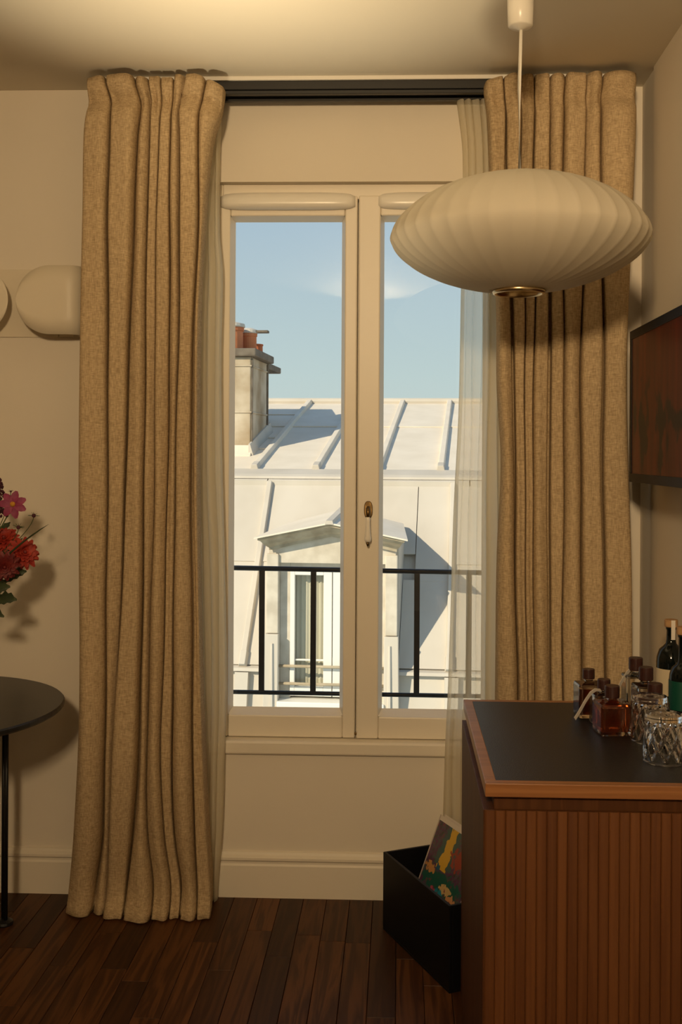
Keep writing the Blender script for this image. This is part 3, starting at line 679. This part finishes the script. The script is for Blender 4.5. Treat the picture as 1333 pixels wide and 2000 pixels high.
def magazine(a0, b0, tilt, w_, h_, th, z0, mt, label):
    ro = bo + ba * a0 + bb * b0 + WU * z0
    up = (WU * cos(tilt) + bb * sin(tilt)); nrm = (bb * cos(tilt) - WU * sin(tilt))
    t = empty('magazine', ro)
    P_ = lambda a, v, n_: tuple(ro + ba * a + up * v + nrm * n_)
    MB().hexa([P_(.001, .001, .0006), P_(w_, .001, .0006), P_(w_, h_ - .002, .0006), P_(.001, h_ - .002, .0006)], [P_(.001, .001, th), P_(w_, .001, th), P_(w_, h_ - .002, th), P_(.001, h_ - .002, th)]).build('pages', M['paper'], t)
    n = 6; rows = [[P_(w_ * i / n, h_ * j / n, -.0004) for i in range(n + 1)] for j in range(n + 1)]
    o = MB().grid(rows).build('front_cover', mt, t, solid=.0006)
    at_ = o.data.attributes.new('page', 'FLOAT_VECTOR', 'POINT')
    for j in range(n + 1):
        for i in range(n + 1): at_.data[j * (n + 1) + i].vector = (i / n, j / n, 0)
    tag(t, label, 'magazine', 'magazines in the black box')
magazine(.050, .034, radians(22), .235, .338, .004, .0122, cover_mat('comic_cover', 0), 'magazine in the black box with a yellow beam on its cover')
magazine(.046, .050, radians(22), .235, .336, .006, .0122, cover_mat('plain_cover', 2), 'magazine tucked between the yellow-beam cover and the box wall')

# ------------------------------------------------------------------ round table with a vase of flowers
TXc, TYc, TZt, TR = -1.335, 2.87, .68, .418
t = empty('round_side_table', (TXc, TYc, 0)); tag(t, 'black round side table with stone top on slim black legs', 'table')
MB().lathe([(.001, TZt - .018), (TR - .006, TZt - .018), (TR, TZt - .012), (TR, TZt - .004), (TR - .004, TZt), (.001, TZt)], (TXc, TYc, 0), 72).build('table_top', M['stone'], t, smooth=False, bevel=0)
for k in range(3):
    a = radians(47 + 120 * k); dx, dy = cos(a), sin(a); px_, py_ = TXc + .29 * dx, TYc + .29 * dy
    lg = MB()
    for e_ in (-.0085, .0085):
        lg.tube([(px_ - dy * e_, py_ + dx * e_, .012), (px_ - dy * e_, py_ + dx * e_, TZt - .018)], .0055, 10)
    lo = lg.build('leg', M['iron'], t, smooth=True)
    MB().lathe([(.024, 0), (.026, .004), (.024, .010), (.014, .016)], (px_, py_, 0), 20, True, True).build('foot', M['iron'], lo)
lgm = MB(); n = 48
lgm.lathe([(.283, TZt - .034), (.297, TZt - .034), (.297, TZt - .0185), (.283, TZt - .0185), (.283, TZt - .034)], (TXc, TYc, 0), 48).build('support_ring', M['iron'], t)

VX, VY = -1.235, 2.93
MB_ = MB().lathe([(.035, 0), (.045, .004), (.062, .05), (.066, .09), (.050, .15), (.038, .18), (.042, .20), (.039, .20), (.035, .18), (.046, .15), (.06, .09), (.055, .05), (.03, .012)], (0, 0, 0), 36, True, True)
vs_ = MB_.build('vase', M['ceramic'], None, smooth=True); vs_.location = (VX, VY, TZt)
tag(vs_, 'dark ceramic vase holding cut flowers on the round table', 'vase')
# every stem runs free inside the vase, through its own spot in the mouth, and reaches its head from behind:
# depth of the head, spot in the mouth (x, y), bow of the stem (x, y)
PRM = {'zin_a': (2.9564, 0.0159, 0.0179, -0.0096, -0.0005),
       'zin_b': (3.0139, -0.0199, 0.0066, -0.0225, -0.0566),
       'zin_c': (2.8912, 0.0087, -0.0147, -0.0298, -0.0066),
       'cosmos': (2.98, -0.0022, 0.0056, 0.0374, -0.0376),
       'plume': (3.0739, 0.0189, 0.003, 0.0005, -0.034),
       'seed_a': (2.9745, -0.0061, -0.0205, -0.0124, 0.0571),
       'seed_b': (2.9717, -0.0122, 0.0212, -0.0152, 0.0288),
       'seed_c': (3.0056, 0.0236, 0.0032, 0.0214, -0.0377),
       'blade': (2.88, 0.0207, 0.0173, 0.0203, 0.0501),
       'leaf_a': (2.9054, 0.0054, -0.0251, 0.0059, -0.0068),
       'leaf_b': (3.0582, -0.0065, 0.0188, 0.0377, 0.0006)}
def stem_pts(P, back, key, r_in=1.0, lift=.10, reach=.06, n=18):
    _, mx, my, bx, by = PRM[key]
    m_ = Vector((VX + mx, VY + my, TZt + .207)); b_ = Vector((VX + mx * .9, VY + my * .9, TZt + .03))
    c1 = m_ + (m_ - b_).normalized() * lift + Vector((bx, by, 0)); c2 = P + Vector(back).normalized() * reach
    pts = [b_.lerp(m_, i / 4) for i in range(4)]
    for i in range(n + 1):
        s_ = i / n; pts.append(m_ * (1 - s_) ** 3 + c1 * 3 * s_ * (1 - s_) ** 2 + c2 * 3 * s_ * s_ * (1 - s_) + P * s_ ** 3)
    return pts
def frame_of(nv):
    nv = Vector(nv).normalized(); u = nv.cross(WU)
    if u.length < .01: u = Vector((1, 0, 0))
    u.normalize(); return nv, u, nv.cross(u)
def petal(mb, c_, ax, d, L_, W_, lift, curl):
    sd = ax.cross(d); rows = []
    for i in range(5):
        s_ = i / 4; wd = W_ * (sin(pi * min(1, .18 + .72 * s_)) ** .8) * (.75 if i == 4 else 1)
        ctr = c_ + d * (L_ * s_ * cos(lift)) + ax * (L_ * s_ * sin(lift) - curl * s_ * s_)
        rows.append([tuple(ctr - sd * wd + ax * wd * .2), tuple(ctr), tuple(ctr + sd * wd + ax * wd * .2)])
    mb.grid(rows)
GF = 'cut flowers in the vase'
def flower(key, name, px, py, nv, R, rings, mt, label, k, centre=.2, cm='yellow'):
    P = at(px, py, PRM[key][0]); nv, u, q = frame_of(nv); root = empty(name, P)
    mb = MB(); rg = random.Random(k)
    for ri, (n_, rad, lift, wd) in enumerate(rings):
        for i in range(n_):
            a = 2 * pi * (i + .5 * (ri % 2)) / n_ + rg.uniform(-.08, .08); d = u * cos(a) + q * sin(a)
            petal(mb, P + nv * (.003 * ri) + d * R * .08, nv, d, R * rad * rg.uniform(.92, 1.05), R * wd, lift + rg.uniform(-.1, .1), R * .15)
    mb.build('petals', mt, root, smooth=True)
    cb = MB(); rows = []
    for i in range(6):
        a = pi / 2 * i / 5; rows.append([tuple(P + nv * (.003 * len(rings) + R * centre * .7 * sin(a)) + (u * cos(b_) + q * sin(b_)) * R * centre * cos(a)) for b_ in [2 * pi * j / 10 for j in range(11)]])
    cb.grid(rows).build('centre', M[cm], root, smooth=True)
    MB().tube(stem_pts(P + nv * .001, -nv + Vector((-.3, 0, -.5)), key), .0018, 6).build('stem', M['stem'], root, smooth=True)
    tag(root, label, 'flower', GF); return root
zin = [(14, 1.0, .05, .20), (13, .90, .30, .20), (11, .74, .55, .19), (9, .55, .85, .17), (7, .36, 1.15, .13)]
def plume(key, px, py0, py1, R, k):
    Y = PRM[key][0]; P0, P1 = at(px, py0, Y), at(px - 2, py1, Y); root = empty('amaranth', P0); mb = MB(); rg = random.Random(k)
    for i in range(150):
        s_ = rg.random(); a = rg.uniform(0, 2 * pi); rr = R * (1 - s_) ** .6 * sqrt(rg.random())
        c_ = P0.lerp(P1, s_) + Vector((cos(a) * rr, sin(a) * rr, rg.uniform(-.003, .003))); h = rg.uniform(.003, .0048)
        mb.add([c_ + Vector(v) * h for v in ((1, 0, 0), (-1, 0, 0), (0, 1, 0), (0, -1, 0), (0, 0, 1.2), (0, 0, -1.2))], [(0, 2, 4), (2, 1, 4), (1, 3, 4), (3, 0, 4), (2, 0, 5), (1, 2, 5), (3, 1, 5), (0, 3, 5)])
    mb.build('buds', M['plum'], root); MB().tube(stem_pts(P0.lerp(P1, .5), (-.1, 0, -1), key), .002, 6).build('stem', M['stem'], root, smooth=True)
    tag(root, 'dark plum feathery plume rising above the other flowers', 'flower', GF)
def seedhead(key, px, py, k, label, R=.0055, spikes=9):
    P = at(px, py, PRM[key][0]); root = empty('seed_head', P)
    MB().lathe([(.0004, R), (R * .7, R * .7), (R, 0), (R * .7, -R * .7), (.0004, -R)], tuple(P), 12).build('seed_cup', M['plum'], root, smooth=True)
    sb = MB(); rg = random.Random(k)
    for i in range(spikes):
        a = 2 * pi * i / spikes; d = Vector((cos(a), sin(a) * .6, rg.uniform(-.1, .7))).normalized(); sb.tube([P + d * R * .7, P + d * R * 2.8], [.0007, .0003], 5)
    sb.build('bracts', M['stem'], root)
    MB().tube(stem_pts(P, (.06, 0, -1), key), .0011, 6).build('stem', M['stem'], root, smooth=True)
    tag(root, label, 'flower', GF)
def blade(key, px, py, W_, label):
    P1 = at(px, py, PRM[key][0]); pts = stem_pts(P1, (-1, 0, -.62), key, reach=.16)[3:]; rows = []; n = len(pts) - 1
    for i, c_ in enumerate(pts):
        s_ = i / n; d = pts[min(i + 1, n)] - pts[max(i - 1, 0)]; sd = d.cross(Vector((0, 1, 0))).normalized()
        wd = W_ * (.25 + .75 * sin(pi * min(1, .1 + .9 * s_)) ** .7) if i < n else .0003
        rows.append([tuple(c_ - sd * wd), tuple(c_ + Vector((0, -.15 * wd, 0))), tuple(c_ + sd * wd)])
    o = MB().grid(rows).build('grass_blade', M['leaf'], None, smooth=True, solid=.0004); tag(o, label, 'leaf', GF); return o
def leafspray(key, tips, label):
    Y = PRM[key][0]; mo = Vector((VX, VY, TZt + .2)); root = empty('leaf_spray', mo); st = MB()
    for (px, py, W_, dy) in tips:
        P = at(px, py, Y + dy); b = P + (mo + Vector((0, 0, .03)) - P).normalized() * .075 + Vector((0, 0, .008)); d = P - b; sd = d.cross(Vector((.3, -.8, .5))).normalized(); rows = []
        for i in range(9):
            s_ = i / 8; wd = W_ * sin(pi * (.06 + .9 * s_)) * (1 + .18 * (-1) ** i); c_ = b + d * s_ + Vector((0, 0, .006 * sin(pi * s_)))
            rows.append([tuple(c_ - sd * wd + Vector((0, 0, wd * .3))), tuple(c_), tuple(c_ + sd * wd + Vector((0, 0, wd * .3)))])
        MB().grid(rows).build('leaf', M['leaf'], root, smooth=True, solid=.0005)
        st.tube(stem_pts(b, -d, key, lift=.05, reach=.03), .0013, 5)
    st.build('stalk', M['stem'], root); tag(root, label, 'leaves', GF)
BUNCH = {
 'zin_a': lambda: flower('zin_a', 'zinnia', 46, 1080, (.55, -.72, .25), .044, zin, M['red'], 'bright red zinnia reaching furthest out of the vase', 11, .12, 'crimson'),
 'zin_b': lambda: flower('zin_b', 'zinnia', 8, 1054, (.2, -.75, .6), .040, zin, M['red'], 'red zinnia under the magenta cosmos, partly behind a grass blade', 12, .12, 'crimson'),
 'zin_c': lambda: flower('zin_c', 'zinnia', 9, 1106, (.35, -.9, -.1), .040, zin, M['crimson'], 'dark crimson zinnia low in the bunch of flowers', 13, .12, 'crimson'),
 'cosmos': lambda: flower('cosmos', 'cosmos', 25, 985, (.15, -.95, .15), .038, [(7, 1.0, .12, .30)], M['magenta'], 'magenta cosmos flower with an orange centre', 14, .20, 'yellow'),
 'plume': lambda: plume('plume', 2, 1012, 935, .022, 21),
 'seed_a': lambda: seedhead('seed_a', 66, 1007, 31, 'small round seed head on a thin curved stalk', .006),
 'seed_b': lambda: seedhead('seed_b', 36, 1030, 32, 'spiky bud cluster between the cosmos and the red zinnias', .006, 14),
 'seed_c': lambda: seedhead('seed_c', 21, 960, 33, 'upright thin bud standing above the magenta cosmos', .003, 5),
 'blade': lambda: blade('blade', 95, 1024, .0035, 'long narrow leaf blade pointing away from the bunch'),
 'leaf_a': lambda: leafspray('leaf_a', [(33, 1172, .018, 0), (20, 1146, .018, .02), (8, 1205, .016, -.01), (52, 1116, .016, .045), (14, 1136, .018, .05)], 'dark green toothed leaves hanging low out of the vase'),
 'leaf_b': lambda: leafspray('leaf_b', [(14, 1078, .016, .0), (20, 1020, .010, .02), (44, 1052, .008, .0), (30, 1062, .012, .01)], 'small dark leaves tucked among the red zinnias'),
}
for key in BUNCH: BUNCH[key]()

# ------------------------------------------------------------------ the house across the courtyard
BX, BD, BZ = -1.3, 11.5, -4.5
rootw = BT * BX + BN * BD + WU * BZ
H = empty('apartment_building', rootw, -BA)
tag(H, 'pale zinc-roofed building across the courtyard with chimney and attic window', 'building')
def L_(s_, d, z): return (s_ - BX, d - BD, z - BZ)
def bld(mb, name, mt, par=None, bevel=0, smooth=False):
    mb.v = [L_(*v) for v in mb.v]
    return mb.build(name, mt, par or H, bevel=bevel, smooth=smooth, local=True)
zb, sl1, sl2 = 1.124, radians(13), radians(52)
D0, DR = 11.5, 15.75
def up(d): return zb + (d - D0) * math.tan(sl1)
def ms(z): return D0 - (zb - z) / math.tan(sl2)      # depth of the steep roof at a height
SMIN, SMAX = -5.2, 3.4
# solid core under the sheets
core = MB()
core.prism([(D0 + .03, zb - .05), (DR, up(DR) - .04), (DR + 3, up(DR) - .9), (DR + 3, -4.5), (ms(-.66) + .14, -4.5), (ms(-.66) + .14, -.70), (ms(-.62) + .06, -.64)],
           lambda d, z: (SMIN, d, z), lambda d, z: (SMAX, d, z))
bld(core, 'wall', M['slate'])
# upper roof sheets between batten rolls
bs = .6875; b0 = -2.425
bats = [b0 + bs * k for k in range(-4, 9)]
un = Vector((0, -sin(sl1), cos(sl1)))
def slab(name, s0, s1, d0, d1, zf, nrm, th, lift0, lift1, mt):
    a = [Vector((s0, d0, zf(d0))) + nrm * lift0, Vector((s1, d0, zf(d0))) + nrm * lift0, Vector((s1, d1, zf(d1))) + nrm * lift1, Vector((s0, d1, zf(d1))) + nrm * lift1]
    b_ = [v - nrm * th for v in a]; return bld(MB().hexa(b_, a), name, mt)
rg = random.Random(5)
for k in range(len(bats) - 1):
    s0, s1 = bats[k] + .01, bats[k + 1] - .01
    cuts = [D0 + .16, 14.05, DR] if k != 3 else [D0 + .16, 12.75, 13.35, 14.05, 14.85, DR]
    for i in range(len(cuts) - 1):
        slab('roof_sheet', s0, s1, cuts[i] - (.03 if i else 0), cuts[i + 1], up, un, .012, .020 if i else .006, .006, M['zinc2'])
def batten(s_, d0, d1, zf, nrm, w0, w1, h, mt, par=None, name='batten_roll'):
    out = []
    for d in (d0, d1):
        c_ = Vector((s_, d, zf(d))); out.append([c_ + Vector((-w0, 0, 0)), c_ + Vector((w0, 0, 0)), c_ + Vector((w1, 0, 0)) + nrm * h, c_ + Vector((-w1, 0, 0)) + nrm * h])
    return bld(MB().hexa(out[0], out[1]), name, mt, par, bevel=.006)
for s_ in bats[1:-1]:
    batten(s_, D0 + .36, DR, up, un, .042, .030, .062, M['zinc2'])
    batten(s_, D0 + .22, D0 + .38, up, un, .048, .034, .068, M['zinc'], name='batten_cap')
bld(MB().tube([(SMIN, DR, up(DR) + .03), (SMAX, DR, up(DR) + .03)], .05, 10), 'ridge_roll', M['zinc'])
# brow moulding at the break
bld(MB().prism([(D0 + .22, up(D0 + .22) + .02), (D0 + .0, zb + .018), (D0 - .05, zb - .005), (D0 - .06, zb - .03), (D0 + .02, zb - .04), (D0 + .2, zb + .0)], lambda d, z: (SMIN, d, z), lambda d, z: (SMAX, d, z)), 'brow_flashing', M['zinc'])
for a0, a1 in ((SMIN, -2.22), (-2.21, -.05), (-.04, SMAX)):
    bld(MB().prism([(D0 - .06, zb - .035), (D0 - .085, zb - .05), (D0 - .085, zb - .105), (D0 - .05, zb - .12), (D0 + .02, zb - .10), (D0 + .02, zb - .04)], lambda d, z, a=a0: (a, d, z), lambda d, z, a=a1: (a, d, z)), 'brow_roll', M['zinc'])
# steep roof sheets
mn = Vector((0, -sin(sl2), cos(sl2)))
DS0, DS1 = -1.945, -.705                              # outer faces of the dormer
mb_b = [-4.81, -4.155, -3.5, -2.845, -2.19, -.222, .433, 1.088, 1.743, 2.398]
def mslab(s0, s1, z0, z1, lift):
    a = [Vector((s0, ms(z0), z0)) + mn * lift, Vector((s1, ms(z0), z0)) + mn * lift, Vector((s1, ms(z1), z1)) + mn * .004, Vector((s0, ms(z1), z1)) + mn * .004]
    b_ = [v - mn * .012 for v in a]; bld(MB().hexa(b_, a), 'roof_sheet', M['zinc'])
zlow, ztop = -.655, zb - .085
for k in range(len(mb_b) - 1):
    s0, s1 = mb_b[k], mb_b[k + 1]
    if s0 < -2 and s1 > -1:
        mslab(-2.18, -.59, .35, ztop, .006); mslab(-.582, -.232, .10, ztop, .006)
        mslab(-2.18, DS0 + .05, zlow, .268, .006); mslab(-2.18, DS0 + .05, .255, .67, .014); mslab(-.70, -.232, zlow, .11, .012)
        continue
    mslab(s0 + .01, s1 - .01, zlow, .268, .006); mslab(s0 + .01, s1 - .01, .255, ztop, .014)
def mbat(s_, z0, z1, w0, w1, h, name='batten_roll'):
    out = []
    for z in (z0, z1):
        c_ = Vector((s_, ms(z), z)); out.append([c_ + Vector((-w0, 0, 0)), c_ + Vector((w0, 0, 0)), c_ + Vector((w1, 0, 0)) + mn * h, c_ + Vector((-w1, 0, 0)) + mn * h])
    bld(MB().hexa(out[0], out[1]), name, M['zinc'], bevel=.006)
for s_ in mb_b:
    mbat(s_, zlow + .05, ztop, .035, .026, .055); mbat(s_, zlow - .02, zlow + .10, .044, .03, .062, 'batten_cap')
# gutter step and the skirt below it
dl = ms(zlow)
for a0, a1 in ((SMIN, DS0), (DS1, SMAX)):
    bld(MB().prism([(dl + .05, zlow), (dl - .06, zlow - .02), (dl - .07, zlow - .05), (dl - .02, zlow - .06), (dl + .05, zlow - .05)], lambda d, z, a=a0: (a, d, z), lambda d, z, a=a1: (a, d, z)), 'gutter_step', M['zinc'])
sk = [-4.8, -4.15, -3.5, -2.85, -2.19, -.2, .45, 1.1, 1.75]
for k in range(len(sk) - 1):
    s0, s1 = sk[k] + .004, sk[k + 1] - .004
    for q0, q1 in ([(s0, DS0), (DS1, s1)] if s0 < -2 and s1 > -1 else [(s0, s1)]):
        bld(MB().hexa([(q0, dl - .20, -1.75), (q1, dl - .20, -1.75), (q1, dl - .19, -1.75), (q0, dl - .19, -1.75)], [(q0, dl - .005, zlow - .05), (q1, dl - .005, zlow - .05), (q1, dl + .01, zlow - .05), (q0, dl + .01, zlow - .05)]), 'skirt_sheet', M['zinc'])
for s_ in sk:
    bld(MB().hexa([(s_ - .05, dl - .25, -1.75), (s_ + .05, dl - .25, -1.75), (s_ + .06, dl - .19, -1.75), (s_ - .06, dl - .19, -1.75)], [(s_ - .065, dl - .07, zlow - .06), (s_ + .065, dl - .07, zlow - .06), (s_ + .07, dl, zlow - .06), (s_ - .07, dl, zlow - .06)]), 'batten_skirt', M['zinc'])
bld(MB().box(SMIN, SMAX, dl - .1, dl + .3, -4.5, -1.75), 'lower_wall', M['slate'])

# attic dormer
DF = 10.02; dc = (DS0 + DS1) / 2; zo = .335; apz, eaz = .715, .580
dm = bld(MB().prism([(DS0 + .02, -1.2), (DS0 + .02, .52), (dc, .62), (DS1 - .02, .52), (DS1 - .02, -1.2), (DS1 - .115, -1.2), (DS1 - .115, zo), (DS0 + .115, zo), (DS0 + .115, -1.2)],
        lambda s_, z: (s_, DF, z), lambda s_, z: (s_, DF + .16, z)), 'dormer', M['oldpaint'])
for s_, sg in ((DS0, 1), (DS1, -1)):
    bld(MB().hexa([(s_, DF - .03, -.33), (s_ + sg * .115, DF - .03, -.33), (s_ + sg * .115, DF + .02, -.33), (s_, DF + .02, -.33)], [(s_, DF - .03, .42), (s_ + sg * .115, DF - .03, .42), (s_ + sg * .115, DF + .02, .42), (s_, DF + .02, .42)]), 'pilaster', M['oldpaint'], dm, bevel=.008)
    bld(MB().hexa([(s_ - sg * .03, DF - .10, -1.75), (s_ + sg * .125, DF - .10, -1.75), (s_ + sg * .125, DF + .02, -1.75), (s_ - sg * .03, DF + .02, -1.75)], [(s_ - sg * .012, DF - .055, -.335), (s_ + sg * .12, DF - .055, -.335), (s_ + sg * .12, DF + .02, -.335), (s_ - sg * .012, DF + .02, -.335)]), 'pilaster_cladding', M['zinc'], dm, bevel=.006)
    bld(MB().hexa([(s_ + sg * .045, DF - .13, -1.75), (s_ + sg * .085, DF - .13, -1.75), (s_ + sg * .085, DF - .08, -1.75), (s_ + sg * .045, DF - .08, -1.75)], [(s_ + sg * .062, DF - .075, -.42), (s_ + sg * .068, DF - .075, -.42), (s_ + sg * .085, DF - .05, -.42), (s_ + sg * .045, DF - .05, -.42)]), 'cladding_fold', M['zinc'], dm)
    # cheek running back into the steep roof
    s2 = s_ + sg * .025
    ck = MB().prism([(DF + .1, -1.2), (DF + .1, .50), (ms(.50) + .1, .50), (ms(-.6) + .1, -.62), (DF + .2, -1.2)], lambda d, z, a=s_: (a, d, z), lambda d, z, a=s2: (a, d, z))
    bld(ck, 'cheek', M['zinc'], dm)
# cornice and its zinc cover, one pair for each slope
EL, ER = -2.03, -.60
for e_, nm in ((EL, 0), (ER, 1)):
    sg = 1 if nm == 0 else -1
    def cor(d, z): return None
    pr_cor = [(DF - .19, .0), (DF - .19, -.022), (DF - .15, -.035), (DF - .10, -.075), (DF - .045, -.10), (DF - .04, -.125), (DF + .02, -.125), (DF + .02, .0)]
    ex = e_ + sg * .03
    f0 = lambda d, z, e=ex: (e + (DF - .04 - d) * (-.0) + sg * .55 * max(0, (d - (DF - .19))), d, eaz + z)
    f1 = lambda d, z: (dc, d, apz + z)
    bld(MB().prism(pr_cor, f0, f1), 'cornice', M['fascia'], dm)
    zk = [(DF - .215, .002), (DF - .215, .016), (DF + 1.0, .085), (DF + 1.0, .06)]
    bld(MB().prism(zk, lambda d, z, e=e_: (e + sg * .0 + sg * max(0, d - DF + .2) * .10, d, eaz - .012 + z), lambda d, z: (dc, d, apz + z)), 'roof_cover', M['zinc2'], dm)
bld(MB().prism([(dc - .04, apz + .0), (dc - .03, apz + .035), (dc + .03, apz + .035), (dc + .04, apz + .0)], lambda s_, z: (s_, DF - .22, z), lambda s_, z: (s_, DF + 1.0, z + .085)), 'ridge_batten', M['zinc'], dm)
# window in the dormer
wl, wr = DS0 + .115, DS1 - .115
fr = MB(); y0, y1 = DF + .06, DF + .14
fr.box(wl, wl + .10, y0, y1, -1.05, zo); fr.box(wr - .10, wr, y0, y1, -1.05, zo); fr.box(wl + .10, wr - .10, y0, y1, zo - .07, zo)
bld(fr, 'window_frame', M['oldpaint'], dm, bevel=.006)
wc = (wl + wr) / 2
for s0, s1, g0, g1 in ((wl + .10, wc - .004, wl + .145, wc - .085), (wc + .004, wr - .10, wc + .085, wr - .145)):
    cs = MB(); z0, z1 = -.93, zo - .075; h0, h1 = -.84, zo - .12; y0, y1 = DF + .045, DF + .10
    cs.box(s0, g0, y0, y1, z0, z1); cs.box(g1, s1, y0, y1, z0, z1); cs.box(g0, g1, y0, y1, z0, h0); cs.box(g0, g1, y0, y1, h1, z1); cs.box(g0, g1, y0 + .02, y1, -.60, -.585)
    bld(cs, 'casement', M['pvc'], dm, bevel=.005)
    bld(MB().box(g0, g1, DF + .085, DF + .089, h0, h1), 'pane', M['pane'], dm)
    rows = []
    for j in range(2):
        rows.append([(g0 - .03 + (g1 - g0 + .06) * i / 24, DF + .16 + .012 * sin(i * 1.9), (h0 - .05, h1 + .03)[j]) for i in range(25)])
    bld(MB().grid(rows), 'net_curtain', M['net'], dm, smooth=True)
bld(MB().box(wl, wr, DF + .24, DF + .26, -1.2, zo), 'interior_backing', M['joint'], dm)
bld(MB().box(wl - .0, wr + .0, DF - .10, DF + .14, -1.06, -.955), 'window_ledge', M['pvc'], dm, bevel=.01)
bld(MB().box(wl - .02, wr + .02, DF - .02, DF + .13, -1.75, -1.06), 'apron', M['pvc'], dm)
for z in (-.640, -.805):
    bld(MB().tube([(wl, DF - .0, z), (wr, DF - .0, z)], .014, 10), 'guard_bar', M['fascia'], dm, smooth=True)

# chimney on the upper roof
c0, c1_, cd0, cd1 = -4.4, -2.637, 12.52, 13.56
ch = bld(MB().prism([(cd0, up(cd0) - .05), (cd0, 2.51), (cd1, 2.51), (cd1, up(cd1) - .05)], lambda d, z: (c0, d, z), lambda d, z: (c1_, d, z)), 'chimney', M['plaster'], bevel=.015)
bld(MB().box(c0 - .05, c1_ + .07, cd0 - .06, cd1 + .06, 2.51, 2.605), 'chimney_cap', M['capstone'], ch, bevel=.015)
bld(MB().box(c1_ - .9, c1_ - .0, cd1 + .09, cd1 + .95, 2.45, 2.53), 'rear_ledge', M['capstone'], ch, bevel=.012)
bld(MB().box(c1_ - .9, c1_ - .17, cd1, cd1 + .9, up(cd1), 2.45), 'rear_stack', M['plaster'], ch, bevel=.01)
for d in (cd0 + .02, cd0 + .98):
    bld(MB().tube([(c1_ + .012, d, up(d) + .1), (c1_ + .012, d, 2.49)], .012, 8), 'corner_strap', M['capstone'], ch)
for z in (1.85, 2.40):
    bld(MB().tube([(c0, cd0 - .006, z), (c1_ + .006, cd0 - .006, z), (c1_ + .006, cd1, z)], .010, 8), 'iron_band', M['plaster'], ch)
# flashing around its foot
bld(MB().prism([(cd0 - .16, up(cd0 - .16) + .02), (cd0 - .01, up(cd0) + .10), (cd0 - .01, up(cd0)), (cd0 - .16, up(cd0 - .16))], lambda d, z: (c0, d, z), lambda d, z: (c1_ + .03, d, z)), 'foot_flashing', M['zinc2'], ch)
bld(MB().hexa([(c1_, cd0 - .12, up(cd0 - .12)), (c1_ + .06, cd0 - .12, up(cd0 - .12)), (c1_ + .06, cd1 + .1, up(cd1 + .1)), (c1_, cd1 + .1, up(cd1 + .1))], [(c1_, cd0 - .12, up(cd0 - .12) + .14), (c1_ + .02, cd0 - .12, up(cd0 - .12) + .14), (c1_ + .02, cd1 + .1, up(cd1 + .1) + .14), (c1_, cd1 + .1, up(cd1 + .1) + .14)]), 'side_flashing', M['zinc'], ch)
for i, (s_, d, r_, h) in enumerate(((-2.99, 12.98, .155, .30), (-2.83, 13.30, .10, .26), (-2.80, 13.62, .085, .16), (-3.45, 13.1, .14, .32), (-3.9, 13.2, .14, .30))):
    po = bld(MB().lathe([(r_ * .94, 0), (r_, .02), (r_ * .97, h * .85), (r_ * 1.06, h * .87), (r_ * 1.06, h), (r_ * .8, h), (r_ * .8, h * .5)], (s_, d, 2.605), 24, True), 'chimney_pot', M['terracotta'], ch, smooth=False)
    if i < 2 or i > 2:
        bld(MB().lathe([(r_ * 1.12, h + .002), (r_ * 1.16, h + .015), (r_ * 1.12, h + .045), (r_ * .5, h + .07), (.002, h + .075)], (s_, d, 2.605), 20, True), 'pot_cowl', M['zinc'], ch)
bld(MB().box(-2.78, -2.58, 13.25, 13.36, 2.875, 2.905), 'pot_tile', M['capstone'], ch, bevel=.004)
